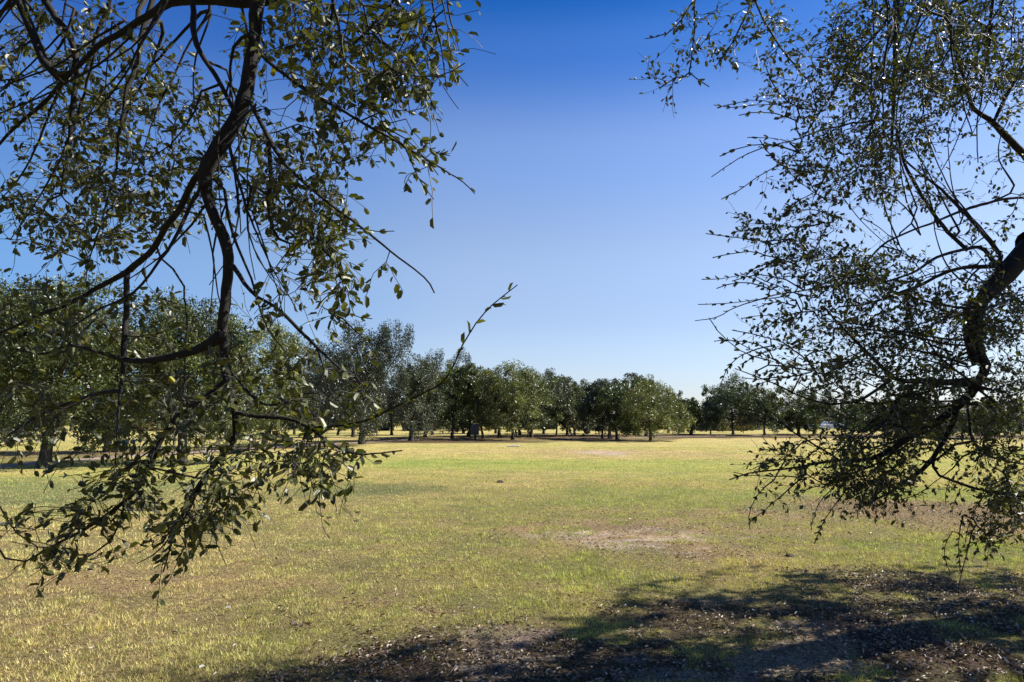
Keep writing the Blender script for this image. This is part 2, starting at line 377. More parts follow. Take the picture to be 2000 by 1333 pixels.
# fallen leaves
NLt = 64000
x, y = rand_xy(NLt*3, 3.3, 14.0, 1.0)
_, cover, lit = turf(x, y)
drift = 0.40+0.75*sstep(0.40, 0.62, fbm(x, y, 0.3, 120, 3))
keep = rng.random(len(x)) < np.clip(lit*0.95*drift+0.010, 0, 1)
x, y = x[keep][:NLt], y[keep][:NLt]; n = len(x)
z = ground_z(x, y)+0.006+0.018*rng.random(n)
d = rng.normal(size=(n, 3)); d[:, 2] *= 0.3; nr = rng.normal(size=(n, 3))*0.38; nr[:, 2] += 1
V, f3, f4 = make_leaves(np.stack([x, y, z], 1), d, nr, 0.020+0.028*rng.random(n), 0.007+0.012*rng.random(n), 0.4+2.0*rng.random(n))
pal = np.array([(0.34, 0.27, 0.20), (0.22, 0.15, 0.09), (0.13, 0.085, 0.055), (0.44, 0.38, 0.32), (0.30, 0.19, 0.10), (0.09, 0.065, 0.05)])
ci = pal[rng.choice(6, n, p=[.22, .24, .20, .08, .08, .18])]*(0.7+0.6*rng.random(n))[:, None]
lt = mesh_np("fallen_leaves", V, [f3, f4], M_litter, colors=np.repeat(ci, 8, 0))
tag(lt, "dry tan and brown leaf litter strewn under the foreground trees", "leaf litter", kind="stuff")

# ------------------------------------------------------------------ tubes
def tube(pts, rad, ns):
    """pts (k,3), rad (k,) -> verts, quads"""
    pts = np.asarray(pts, float); k = len(pts)
    tg = unit(np.gradient(pts, axis=0))
    ref = np.array([0.31, 0.84, 0.45]); u = unit(np.cross(tg, ref)); w = np.cross(tg, u)
    a = np.arange(ns)*2*np.pi/ns
    V = pts[:, None] + (u[:, None]*np.cos(a)[None, :, None] + w[:, None]*np.sin(a)[None, :, None])*np.asarray(rad)[:, None, None]
    i = np.arange(k-1)[:, None]*ns; j = np.arange(ns)[None]; j2 = (j+1) % ns
    q = np.stack([(i+j), (i+j2), (i+ns+j2), (i+ns+j)], -1).reshape(-1, 4)
    return V.reshape(-1, 3), q
class Tubes:
    def __init__(s): s.V = []; s.Q = []; s.n = 0
    def add(s, pts, rad, ns):
        v, q = tube(pts, rad, ns); s.V.append(v); s.Q.append(q+s.n); s.n += len(v)
    def build(s, name, mat, parent):
        return mesh_np(name, np.concatenate(s.V), [np.concatenate(s.Q)], mat, parent, smooth=True)
def smooth_line(pts, rad, step, wob=0.0, seed=0):
    """Catmull-Rom through pts, resampled"""
    pts = np.asarray(pts, float); rad = np.asarray(rad, float)
    e = np.vstack([2*pts[0]-pts[1], pts, 2*pts[-1]-pts[-2]])
    oP, oR = [], []
    for i in range(len(pts)-1):
        p0, p1, p2, p3 = e[i:i+4]; L_ = np.linalg.norm(p2-p1); m_ = max(1, int(L_/step))
        for q in np.arange(m_)/m_:
            oP.append(0.5*((2*p1)+(-p0+p2)*q+(2*p0-5*p1+4*p2-p3)*q*q+(-p0+3*p1-3*p2+p3)*q**3)); oR.append(rad[i]*(1-q)+rad[i+1]*q)
    oP.append(pts[-1]); oR.append(rad[-1])
    oP = np.array(oP); oR = np.array(oR)
    if wob:
        r_ = np.random.default_rng(seed); nz = r_.normal(size=oP.shape)*wob
        nz[0] = 0; nz = (nz + np.roll(nz, 1, 0) + np.roll(nz, -1, 0))/2
        kk = np.convolve(np.pad(r_.normal(size=len(oR)), 2, 'edge'), np.ones(5)/5, 'valid'); oR = oR*(1+0.16*kk)
        nz[0] = 0; oP = oP+nz*np.minimum(1, 0.3+oR/oR.max())[:, None]
    return oP, oR

# dead twigs lying in the litter
tb = Tubes(); x, y = rand_xy(9000, 3.4, 10.0, 1.0); _, _, lit = turf(x, y)
for i in np.nonzero(rng.random(len(x)) < lit*0.09+0.003)[0][:420]:
    a_ = rng.random()*6.28; L_ = 0.05+0.20*rng.random()**2; bnd = rng.normal()*0.25; pts_ = []
    px_, py_ = x[i], y[i]
    for k_ in range(5):
        pts_.append((px_, py_, float(ground_z(np.array([px_]), np.array([py_]))[0])+0.012+0.006*k_*rng.random())); px_ += math.cos(a_)*L_/4; py_ += math.sin(a_)*L_/4; a_ += bnd
    r0_ = 0.0018+0.002*rng.random(); tb.add(pts_, [r0_, r0_, r0_*.8, r0_*.7, r0_*.4], 4)
o = mesh_np("fallen_twigs", np.concatenate(tb.V), [np.concatenate(tb.Q)], simple_mat("dead_twig", (0.26, 0.21, 0.17), 0.8, 0.4, 3), smooth=True)
tag(o, "thin bleached dead twigs scattered through the leaf litter", "twigs", kind="stuff")

# ------------------------------------------------------------------ foreground trees
class Grow:
    """a branching skeleton: traced limbs first, then twigs grown towards points that the crown fills"""
    def __init__(s): s.p = []; s.par = []; s.r = []; s.fix = []; s.tip = []; s.limbs = []
    def limb(s, pts, rad, attach=None, step=0.05, wob=0.004):
        pP, pR = smooth_line(pts, rad, step, wob, len(s.p))
        prev = -1
        if attach and len(s.p):
            A = np.array(s.p); prev = int(np.argmin(((A-pP[0])**2).sum(1)))
            gap = np.linalg.norm(A[prev]-pP[0])
            if gap > 0.15:                 # a bowed piece of branch joins the limb to its parent
                a0, a3 = A[prev], pP[0]; gp = s.par[prev]; d0_ = unit(A[prev]-A[gp]) if gp >= 0 else np.array([0, 0, 1.0]); d1_ = unit(pP[min(3, len(pP)-1)]-pP[0])
                a1, a2 = a0+d0_*gap*0.4, a3-d1_*gap*0.45; k_ = max(3, int(gap/0.07)); q = (np.arange(1, k_)/k_)[:, None]
                br = a0*(1-q)**3+3*a1*q*(1-q)**2+3*a2*q*q*(1-q)+a3*q**3
                br = br+np.random.default_rng(len(s.p)).normal(size=br.shape)*0.006
                pP = np.vstack([br, pP]); pR = np.concatenate([np.full(k_-1, pR[0]*1.05), pR])
        ids = [] if prev < 0 else [prev]
        for q, r_ in zip(pP, pR):
            s.p.append(q); s.par.append(prev); s.r.append(r_); s.fix.append(True); s.tip.append(False); prev = len(s.p)-1; ids.append(prev)
        s.limbs.append(ids)
        return ids
    def grow(s, A, step=0.09, droop=0.12, maxr=1e9):
        A = np.asarray(A); Pn = np.array(s.p); n0 = len(Pn)
        d0 = np.array([((Pn-a)**2).sum(1).min() for a in A]); A = A[np.argsort(d0)]
        cap = n0+len(A)*60; buf = np.empty((cap, 3)); buf[:n0] = Pn; n = n0; bias = np.zeros(cap)
        for a in A:
            D = np.sqrt(((buf[:n]-a)**2).sum(1)); j = int(np.argmin(D + bias[:n])); dist = D[j]
            if dist < 0.02: continue
            p0 = buf[j]; gp = s.par[j]; pd = unit(p0-buf[gp]) if gp >= 0 else np.array([0, 0, 1.0])
            k = max(2, int(dist/step)); c1 = p0+pd*dist*0.33+rng.normal(size=3)*dist*0.10; c1[2] += dist*droop*0.6
            prev = j
            c2 = a + (c1-a)*0.4 + rng.normal(size=3)*dist*0.07; c2[2] += dist*droop*0.6
            for i in range(1, k+1):
                q = i/k; w = p0*(1-q)**3+3*c1*q*(1-q)**2+3*c2*q*q*(1-q)+a*q**3
                if i < k: w = w+rng.normal(size=3)*step*0.09
                if n >= cap: break
                buf[n] = w; bias[n] = 0.02
                s.p.append(w); s.par.append(prev); s.r.append(0.0); s.fix.append(False); s.tip.append(False); prev = n; n += 1
            s.tip[prev] = True
    def shoots(s, per, lmin, lmax, base=None, steps=4, droop=0.25):
        """side shoots around every twig tip; returns leaf-bearing segments (p0, p1)"""
        tips = [i for i, t_ in enumerate(s.tip) if t_]; segs = []
        for i in tips:
            if s.par[i] >= 0: segs.append((s.par[i], i))
            chain = [i]; q = i
            for _ in range(3):
                q = s.par[q]
                if q < 0 or s.fix[q]: break
                chain.append(q)
            for _ in range(per):
                b_ = chain[rng.integers(len(chain))]; p0 = np.array(s.p[b_]); pa = s.par[b_]
                dr = unit(p0-np.array(s.p[pa])) + rng.normal(size=3)*0.75; dr[2] -= droop; dr = unit(dr)
                L_ = lmin+(lmax-lmin)*rng.random(); prev = b_
                for q_ in range(steps):
                    dr = unit(dr+rng.normal(size=3)*0.16+np.array([0, 0, -0.05])); p0 = p0+dr*L_/steps
                    s.p.append(p0.copy()); s.par.append(prev); s.r.append(0.0); s.fix.append(False); s.tip.append(False)
                    segs.append((prev, len(s.p)-1)); prev = len(s.p)-1
        return segs
    def radii(s, r0=0.0013, ex=2.3):
        n = len(s.p); acc = np.zeros(n); cnt = np.zeros(n)
        R_ = np.zeros(n)
        for i in range(n-1, -1, -1):
            R_[i] = s.r[i] if s.fix[i] else max(r0, acc[i]**(1/ex))
            p_ = s.par[i]
            if p_ >= 0: acc[p_] += min(R_[i], 0.012)**ex
        for i in range(n):
            p_ = s.par[i]
            if p_ >= 0 and not s.fix[i]: R_[i] = min(R_[i], R_[p_]*0.85 if R_[p_] > 0.004 else R_[p_])
        s.R = np.maximum(R_, 0.0009)
    def twigs(s, tb):
        """all grown twigs as tubes, chain by chain"""
        n = len(s.p); kids = {}
        for i in range(n):
            if not s.fix[i] and s.par[i] >= 0: kids.setdefault(s.par[i], []).append(i)
        done = set()
        for i in range(n):
            if s.fix[i] or i in done: continue
            ch = [s.par[i], i] if s.par[i] >= 0 else [i]; done.add(i); q = i
            while q in kids:
                nx_ = [k_ for k_ in kids[q] if k_ not in done]
                if not nx_: break
                k_ = max(nx_, key=lambda z_: s.R[z_]); ch.append(k_); done.add(k_); q = k_
            if len(ch) < 2: continue
            rr = s.R[ch].copy(); rr[0] = rr[1]
            tb.add(np.array([s.p[c_] for c_ in ch]), rr, 5 if rr[0] > 0.006 else 3)

LEAFPAL = np.array([(0.052, 0.062, 0.012), (0.076, 0.084, 0.016), (0.038, 0.046, 0.011), (0.11, 0.11, 0.022), (0.30, 0.28, 0.04)])
def leaf_on(segs, Pn, per, lmin, lmax, seed, pyel=0.01):
    r_ = np.random.default_rng(seed)
    sg = np.array(segs); sg = sg[r_.random(len(sg)) < per]; n = len(sg)
    a_, b_ = Pn[sg[:, 0]], Pn[sg[:, 1]]; q = r_.random(n)[:, None]
    pos = a_*(1-q)+b_*q; ax = unit(b_-a_)
    side = unit(np.cross(ax, r_.normal(size=(n, 3))))
    d = ax*0.7+side*(0.55+0.5*r_.random(n))[:, None]; d[:, 2] -= 0.18*r_.random(n)
    nr = r_.normal(size=(n, 3))*0.75; nr[:, 2] += 0.8
    L_ = lmin+(lmax-lmin)*r_.random(n)**0.8
    pos = pos+side*0.003
    V, f3, f4 = make_leaves(pos, d, nr, L_, L_*(0.46+0.18*r_.random(n)), 0.5+1.1*r_.random(n))
    p_ = np.array([.34, .27, .25, .14-pyel, pyel]); ci = LEAFPAL[r_.choice(5, n, p=p_)]*(0.7+0.6*r_.random(n))[:, None]
    return V, f3, f4, np.repeat(ci, 8, 0)

def px_limb(G_, pts, dep, wpx, **kw):
    """a limb seen at photo pixels pts, at depths dep (first..last or list), width in pixels -> real radius"""
    k_ = len(pts); D = np.interp(np.linspace(0, 1, k_), np.linspace(0, 1, len(dep)), dep); Wd = np.interp(np.linspace(0, 1, k_), np.linspace(0, 1, len(wpx)), wpx)
    return G_.limb([P(p_[0], p_[1], d_) for p_, d_ in zip(pts, D)], [w_/2*d_/F for w_, d_ in zip(Wd, D)], attach=True, **kw)
def cloud(ells, k_=1.0):
    out_ = []
    for cx_, cy_, rx_, ry_, n_, d0, d1 in ells:
        for _ in range(max(3, int(n_*k_))):
            a_ = random.random()*2*math.pi; q = math.sqrt(random.random()); d_ = random.uniform(d0, d1)
            out_.append(P(cx_+rx_*q*math.cos(a_), cy_+ry_*q*math.sin(a_), d_))
    return out_
def world_cloud(boxes):
    out_ = []
    for x0, x1, y0, y1, z0, z1, n_ in boxes:
        c_ = np.array([(x0+x1)/2, (y0+y1)/2, (z0+z1)/2]); h_ = np.array([x1-x0, y1-y0, z1-z0])/2
        for _ in range(n_):
            v = rng.normal(size=3); v = v/np.linalg.norm(v)*rng.random()**0.4; out_.append(c_+v*h_)
    return out_
def in_frame(p, margin=30):
    y_ = p[1]*CP+(p[2]-CAMZ)*SP
    if y_ < 0.05: return False
    u_ = -p[1]*SP+(p[2]-CAMZ)*CP; px, py = 1000+p[0]/y_*F, 666.5-u_/y_*F
    return -margin < px < 2000+margin and -margin < py < 1333+margin

def shoot_leaves(gw, limb_ids, count, lmin, lmax, t0, t1, seed):
    """sparse leaves straight on a long thin shoot"""
    r_ = np.random.default_rng(seed); k_ = len(limb_ids); pos, d = [], []
    for i in range(count):
        q = t0+(t1-t0)*(i+0.5*r_.random())/count; j = min(k_-2, int(q*(k_-1)))
        a_, b_ = np.array(gw.p[limb_ids[j]]), np.array(gw.p[limb_ids[j+1]]); ax = unit(b_-a_)
        pos.append(a_); d.append(ax*0.9+unit(np.cross(ax, r_.normal(size=3)))*0.6)
    n_ = len(pos); nr = r_.normal(size=(n_, 3)); L_ = lmin+(lmax-lmin)*r_.random(n_)
    V, f3, f4 = make_leaves(np.array(pos), np.array(d), nr, L_, L_*0.45, 0.4+r_.random(n_))
    return V, f3, f4, np.repeat(LEAFPAL[r_.choice(4, n_)]*1.3, 8, 0)
def finish_tree(gw, root, per_shoot, shoot, leaves, lsize, seed, droop=0.25, pyel=0.01, bare_tips=()):
    segs = gw.shoots(per_shoot, shoot[0], shoot[1], droop=droop); gw.radii()
    Pn = np.array(gw.p)
    for k_, ids in enumerate(gw.limbs):
        pts_ = Pn[ids]; rr = gw.R[ids].copy()
        if k_ > 0 and len(ids) > 2: rr[0] = min(rr[0], rr[1]*1.15)
        tb = Tubes(); tb.add(pts_, rr, 14 if rr.max() > 0.05 else (9 if rr.max() > 0.015 else 6))
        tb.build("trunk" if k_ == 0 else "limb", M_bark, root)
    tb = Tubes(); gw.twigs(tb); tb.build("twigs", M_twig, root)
    V, f3, f4, cc_ = leaf_on(segs, Pn, leaves, lsize[0], lsize[1], seed, pyel)
    VV, A3, A4, CC = [V], [f3], [f4], [cc_]; o_ = len(V)
    hid = [g_ for g_ in segs if not in_frame(Pn[g_[1]], 110)]      # the fuller crown outside the frame
    v_, g3, g4, c_ = leaf_on(hid*3, Pn, 1.0, lsize[1], lsize[1]*1.5, seed+50, pyel)
    VV.append(v_); A3.append(g3+o_); A4.append(g4+o_); CC.append(c_); o_ += len(v_)
    for li_, cnt, a_, b_ in bare_tips:
        v_, g3, g4, c_ = shoot_leaves(gw, gw.limbs[li_], cnt, lsize[0], lsize[1], a_, b_, li_)
        VV.append(v_); A3.append(g3+o_); A4.append(g4+o_); CC.append(c_); o_ += len(v_)
    mesh_np("foliage", np.concatenate(VV), [np.concatenate(A3), np.concatenate(A4)], M_leaf, root, colors=np.concatenate(CC))
    print("leaves", o_//8, "nodes", len(Pn), flush=True)

# ---- left tree: trunk stands left of and behind the frame, its limbs droop into view
root = empty("oak_tree", (-4.6, 1.2, 0))
tag(root, "large foreground oak at the left with dark drooping limbs and glossy leaves", "tree", "large oaks framing the view")
lt_ = Grow()
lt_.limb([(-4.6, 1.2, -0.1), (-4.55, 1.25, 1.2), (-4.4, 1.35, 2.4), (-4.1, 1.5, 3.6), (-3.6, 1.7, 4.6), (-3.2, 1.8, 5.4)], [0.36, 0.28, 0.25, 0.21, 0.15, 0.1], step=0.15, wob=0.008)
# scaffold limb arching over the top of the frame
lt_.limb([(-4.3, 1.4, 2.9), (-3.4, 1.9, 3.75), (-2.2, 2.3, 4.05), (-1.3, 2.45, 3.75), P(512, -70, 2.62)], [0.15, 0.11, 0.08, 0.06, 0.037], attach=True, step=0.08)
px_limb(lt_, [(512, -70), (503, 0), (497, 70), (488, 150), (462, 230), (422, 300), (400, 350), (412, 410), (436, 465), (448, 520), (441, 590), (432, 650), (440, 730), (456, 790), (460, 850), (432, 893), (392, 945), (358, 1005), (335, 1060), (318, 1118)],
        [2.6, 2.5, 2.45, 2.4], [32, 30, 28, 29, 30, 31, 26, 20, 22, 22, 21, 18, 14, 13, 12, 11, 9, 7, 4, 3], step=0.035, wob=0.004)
px_limb(lt_, [(432, 655), (400, 680), (345, 697), (290, 706), (235, 700), (195, 688), (140, 675), (80, 690), (20, 680)], [2.45, 2.6, 2.8], [20, 17, 12, 9, 7, 5, 3], step=0.04)
px_limb(lt_, [(408, 322), (378, 352), (348, 412), (302, 480), (262, 522), (215, 550), (150, 586), (60, 622), (-10, 655)], [2.5, 2.7, 2.9], [15, 14, 12, 12, 9, 6, 4], step=0.04)
px_limb(lt_, [(404, 345), (374, 398), (346, 450), (308, 510), (262, 572), (200, 604), (140, 640)], [2.5, 2.35, 2.3], [8, 7, 5, 3], step=0.04)
px_limb(lt_, [(250, 528), (244, 610), (241, 700), (236, 770), (231, 830), (226, 905)], [2.7, 2.6, 2.55], [11, 11, 10, 6, 4, 3], step=0.04)
px_limb(lt_, [(441, 745), (405, 772), (365, 800), (322, 848), (298, 893), (268, 950), (225, 992), (168, 1032), (100, 1070), (52, 1096)], [2.5, 2.4, 2.35], [13, 12, 11, 10, 9, 7, 5, 3], step=0.04)
px_limb(lt_, [(236, 765), (190, 772), (130, 790), (80, 810), (20, 850), (-20, 880)], [2.6, 2.8, 2.9], [9, 7, 5, 3], step=0.04)
px_limb(lt_, [(458, 803), (505, 812), (560, 820), (598, 834), (640, 866), (692, 888), (745, 884), (786, 881)], [2.45, 2.3, 2.1], [9, 8, 7, 5, 3, 2.5], step=0.035)
px_limb(lt_, [(600, 834), (655, 833), (722, 818), (800, 780), (862, 748), (888, 712), (904, 672), (946, 610), (1010, 557)], [2.3, 2.2, 2.1, 2.05], [5, 4.5, 4, 3.2, 2.6, 1.6], step=0.03, wob=0.002)
px_limb(lt_, [(490, 200), (520, 262), (552, 312), (592, 356), (650, 402), (702, 442), (762, 490), (812, 527), (840, 556), (848, 573)], [2.5, 2.4, 2.3], [10, 8, 6, 5, 4, 2.5], step=0.03, wob=0.002)
px_limb(lt_, [(497, 95), (555, 148), (620, 190), (690, 230), (760, 268), (805, 295), (860, 328), (905, 356), (928, 378)], [2.5, 2.3, 2.15], [8, 7, 5, 3.5, 2.2], step=0.03, wob=0.002)
px_limb(lt_, [(790, 285), (805, 330), (828, 366), (850, 392)], [2.2, 2.2], [3, 2], step=0.03)
px_limb(lt_, [(640, -40), (660, 40), (670, 100), (684, 160), (690, 200)], [2.7, 2.6], [8, 7, 5], step=0.04)
px_limb(lt_, [(840, -40), (850, 40), (862, 100), (872, 176)], [2.5, 2.4], [5, 4, 2], step=0.04)
px_limb(lt_, [(868, -40), (880, 40), (888, 70), (894, 96)], [2.6, 2.5], [5, 4, 2.5], step=0.04)
px_limb(lt_, [(650, -25), (500, 0), (400, 2), (335, 6), (290, 32), (230, 66), (190, 92), (152, 130), (110, 178), (50, 232), (-20, 300)], [2.6, 2.9, 3.1], [20, 20, 18, 14, 13, 12, 9, 7, 5], step=0.05)
px_limb(lt_, [(60, -40), (112, 38), (144, 90), (150, 150), (141, 222), (128, 315), (120, 380)], [3.1, 3.0], [13, 14, 12, 9, 5], step=0.05)
px_limb(lt_, [(372, -30), (376, 40), (386, 92), (412, 132), (440, 184), (462, 226)], [2.7, 2.5], [11, 11, 9, 8], step=0.04)
px_limb(lt_, [(312, -30), (286, 42), (270, 112), (246, 190), (236, 262), (222, 350), (200, 430), (172, 515)], [3.0, 2.8, 2.8], [10, 9, 7, 4, 2.5], step=0.04)
px_limb(lt_, [(497, 62), (470, 72), (456, 92), (452, 160), (445, 200)], [2.5, 2.6], [8, 7, 4], step=0.03)
px_limb(lt_, [(448, 285), (470, 358), (482, 402), (497, 442), (520, 500), (552, 562), (580, 610)], [2.45, 2.3], [6, 5, 3, 2], step=0.04)
px_limb(lt_, [(418, 350), (440, 372), (446, 425), (456, 462), (474, 505), (492, 545), (503, 590), (525, 645), (562, 690)], [2.45, 2.3], [7, 6, 4, 2], step=0.04)
px_limb(lt_, [(455, 520), (490, 568), (540, 602), (590, 650), (622, 682), (645, 702), (690, 745), (742, 800)], [2.45, 2.3, 2.2], [8, 8, 7, 6, 4, 2], step=0.035)
px_limb(lt_, [(620, 682), (632, 735), (655, 780), (700, 815)], [2.3, 2.3], [4, 2], step=0.035)
px_limb(lt_, [(524, 262), (527, 330), (528, 420), (545, 470), (590, 480)], [2.5, 2.6], [9, 9, 7, 3], step=0.04)
px_limb(lt_, [(430, 690), (455, 730), (490, 775), (530, 793), (560, 790), (590, 770), (625, 768)], [2.4, 2.2], [4, 5, 4, 2.5], step=0.03)
px_limb(lt_, [(150, 120), (100, 210), (50, 330), (-10, 400)], [3.1, 3.2], [7, 4, 2.5], step=0.05)
px_limb(lt_, [(190, 95), (140, 260), (80, 380), (20, 470)], [3.1, 3.3], [6, 4, 2.2], step=0.05)
px_limb(lt_, [(360, 560), (366, 640), (362, 720), (358, 790), (340, 860)], [2.6, 2.5], [4, 3, 2.2], step=0.04)
px_limb(lt_, [(392, 945), (372, 995), (335, 1052), (300, 1085), (268, 1101)], [2.4, 2.35], [6, 5, 3, 2], step=0.035)
px_limb(lt_, [(245, 972), (226, 1020), (208, 1060), (165, 1092)], [2.38, 2.35], [5, 4, 2.5], step=0.035)
px_limb(lt_, [(-20, 960), (18, 1020), (50, 1052), (78, 1062)], [2.5, 2.4], [3, 2.5], step=0.04)
def whips(G_, n_, seed, start, ang, length, dep, wpx, curl=0.25, leafy=0):
    r0 = random.Random(seed)
    for _ in range(n_):
        x_, y_ = r0.uniform(*start[0]), r0.uniform(*start[1]); a_ = R(r0.uniform(*ang)); L_ = r0.uniform(*length); cu = r0.uniform(-curl, curl); pts_ = []
        for k_ in range(6):
            pts_.append((x_, y_)); x_ += math.cos(a_)*L_/5; y_ += math.sin(a_)*L_/5; a_ += cu+r0.uniform(-.15, .15)
        d_ = r0.uniform(*dep); w_ = r0.uniform(*wpx)
        px_limb(G_, pts_, [d_, d_*r0.uniform(.92, 1.08)], [w_, w_*0.6, 1.8], step=0.05)
        if leafy: TIPS.append((len(G_.limbs)-1, int(leafy*r0.uniform(.6, 1.3)), r0.uniform(0.15, 0.5), 1.0))
TIPS = []
whips(lt_, 26, 5, ((-20, 420), (-60, 120)), (95, 150), (180, 420), (2.6, 3.6), (4, 8))
whips(lt_, 14, 6, ((380, 520), (120, 420)), (70, 130), (160, 320), (2.4, 2.7), (3, 6))
whips(lt_, 10, 8, ((540, 860), (-40, 60)), (75, 120), (120, 260), (2.3, 2.8), (3, 5))
whips(lt_, 12, 9, ((700, 830), (40, 290)), (15, 75), (70, 170), (2.15, 2.4), (2.5, 4), leafy=13)
whips(lt_, 10, 10, ((600, 660), (380, 620)), (0, 70), (60, 150), (2.15, 2.4), (2.5, 4), leafy=11)
whips(lt_, 9, 12, ((250, 640), (850, 930)), (60, 140), (50, 110), (2.1, 2.4), (2.5, 4), leafy=12)
vis_left = cloud([(150, 140, 190, 150, 95, 2.9, 4.2), (330, 290, 230, 150, 90, 2.6, 3.9), (120, 400, 150, 100, 66, 2.7, 3.8),
                  (250, 440, 150, 55, 24, 2.6, 3.4), (620, 60, 150, 90, 50, 2.4, 3.2), (770, 110, 100, 110, 40, 2.3, 3.0),
                  (700, 220, 120, 70, 24, 2.2, 2.7), (570, 330, 90, 130, 46, 2.4, 3.0), (600, 470, 70, 100, 34, 2.3, 2.8), (840, 40, 70, 60, 16, 2.3, 2.7),
                  (815, 320, 40, 35, 5, 2.1, 2.3), (690, 530, 70, 30, 5, 2.2, 2.4), (660, 600, 30, 40, 3, 2.2, 2.3),
                  (110, 620, 150, 70, 36, 2.5, 3.3), (300, 650, 120, 70, 22, 2.5, 3.2), (500, 660, 90, 90, 20, 2.2, 2.8), (620, 740, 90, 55, 14, 2.1, 2.6), (720, 760, 50, 35, 5, 2.1, 2.3),
                  (100, 760, 110, 50, 15, 2.3, 3.0), (340, 770, 140, 60, 28, 2.2, 3.0), (530, 800, 70, 40, 10, 2.2, 2.6),
                  (90, 860, 110, 45, 15, 2.3, 2.9), (300, 870, 90, 60, 24, 2.15, 2.8), (560, 880, 120, 40, 28, 2.1, 2.5), (650, 925, 50, 40, 8, 2.0, 2.3),
                  (460, 930, 70, 50, 22, 2.1, 2.5), (400, 985, 50, 45, 16, 2.1, 2.5), (375, 1030, 40, 36, 11, 2.2, 2.5), (340, 1072, 22, 16, 4, 2.2, 2.4),
                  (240, 955, 60, 45, 18, 2.2, 2.5), (180, 1015, 70, 32, 14, 2.2, 2.5), (110, 1068, 50, 20, 7, 2.3, 2.5), (165, 1090, 30, 15, 4, 2.3, 2.5), (20, 1000, 30, 40, 4, 2.3, 2.5)], 0.78)
vis_left += cloud([(150, 160, 190, 160, 110, 2.7, 4.0), (340, 290, 210, 160, 90, 2.5, 3.6), (130, 410, 140, 90, 50, 2.6, 3.6), (640, 70, 170, 90, 60, 2.3, 3.0), (580, 300, 90, 130, 40, 2.3, 2.8), (610, 470, 60, 90, 24, 2.3, 2.7), (800, 150, 60, 60, 12, 2.2, 2.5)], 0.6)
off_left = [a_ for a_ in world_cloud([(-5.5, 0.4, -1.2, 4.2, 3.3, 5.8, 330), (-1.5, 2.0, -1.0, 2.6, 3.7, 5.2, 90), (-7, -3, 0, 4.5, 1.8, 4.5, 110)]) if not in_frame(a_, 120)]
lt_.grow(vis_left+off_left, step=0.07)
finish_tree(lt_, root, 3, (0.07, 0.20), 0.8, (0.021, 0.046), 5, droop=0.22,
            bare_tips=TIPS+[(10, 40, 0.12, 1.0), (9, 16, 0.4, 1.0), (12, 12, 0.55, 1.0), (13, 7, 0.3, 1.0), (2, 18, 0.8, 1.0), (7, 18, 0.6, 1.0), (6, 6, 0.5, 1.0), (3, 10, 0.5, 1.0)])

# ---- right tree
root = empty("oak_tree", (7.2, 6.4, 0))
tag(root, "large oak at the right whose dense small leaved crown hangs over the shaded ground", "tree", "large oaks framing the view")
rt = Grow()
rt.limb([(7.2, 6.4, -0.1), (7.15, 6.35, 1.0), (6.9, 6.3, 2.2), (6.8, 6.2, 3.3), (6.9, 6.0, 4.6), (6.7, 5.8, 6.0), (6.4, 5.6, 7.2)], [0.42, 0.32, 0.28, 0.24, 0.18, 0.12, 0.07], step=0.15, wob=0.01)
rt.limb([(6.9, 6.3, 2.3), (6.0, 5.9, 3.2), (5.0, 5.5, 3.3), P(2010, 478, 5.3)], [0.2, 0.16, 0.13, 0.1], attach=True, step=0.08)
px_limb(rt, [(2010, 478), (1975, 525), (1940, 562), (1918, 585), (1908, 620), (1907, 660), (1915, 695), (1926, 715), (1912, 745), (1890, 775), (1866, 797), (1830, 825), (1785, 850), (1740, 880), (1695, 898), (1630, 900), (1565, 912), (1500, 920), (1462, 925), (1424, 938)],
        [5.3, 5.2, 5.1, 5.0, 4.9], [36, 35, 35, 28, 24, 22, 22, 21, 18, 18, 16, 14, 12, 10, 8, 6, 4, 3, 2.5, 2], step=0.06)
px_limb(rt, [(1898, 590), (1892, 630), (1893, 670), (1905, 712)], [5.2, 5.15], [20, 18, 14], step=0.06)
px_limb(rt, [(1868, 797), (1850, 850), (1812, 905), (1765, 945), (1720, 970), (1680, 990)], [5.05, 4.9], [11, 9, 6, 3], step=0.06)
px_limb(rt, [(1960, 545), (1925, 490), (1888, 487), (1830, 505), (1790, 528), (1740, 548), (1690, 560)], [5.25, 5.0, 4.8], [9, 7, 5, 3], step=0.06)
px_limb(rt, [(1950, 520), (1870, 525), (1812, 550), (1760, 572), (1700, 592), (1640, 600)], [5.3, 5.2, 5.1], [9, 7, 5, 3], step=0.06)
px_limb(rt, [(1955, 500), (1900, 432), (1850, 382), (1812, 350), (1765, 310), (1720, 250)], [5.3, 5.4, 5.6], [9, 7, 4, 3], step=0.06)
px_limb(rt, [(1890, 490), (1830, 430), (1792, 370), (1764, 312), (1748, 240)], [5.1, 5.2], [8, 7, 4], step=0.06)
px_limb(rt, [(2030, 340), (2000, 302), (1960, 262), (1930, 232), (1902, 212), (1886, 162), (1862, 92), (1846, 0), (1840, -60)], [5.8, 5.7, 5.7], [17, 14, 11, 9, 7, 5, 4], step=0.07)
px_limb(rt, [(1940, 240), (1965, 190), (1988, 150), (2030, 90)], [5.7, 5.8], [7, 5], step=0.07)
px_limb(rt, [(2020, 388), (1985, 386), (1930, 396), (1882, 412), (1830, 432), (1770, 455), (1722, 480), (1690, 512), (1640, 545), (1590, 560)], [5.3, 5.0, 4.7], [6, 5, 5, 4, 3], step=0.06)
px_limb(rt, [(1750, -60), (1750, 40), (1749, 120), (1746, 200), (1742, 270), (1735, 330)], [5.6, 5.3], [12, 10, 8, 5, 3], step=0.07)
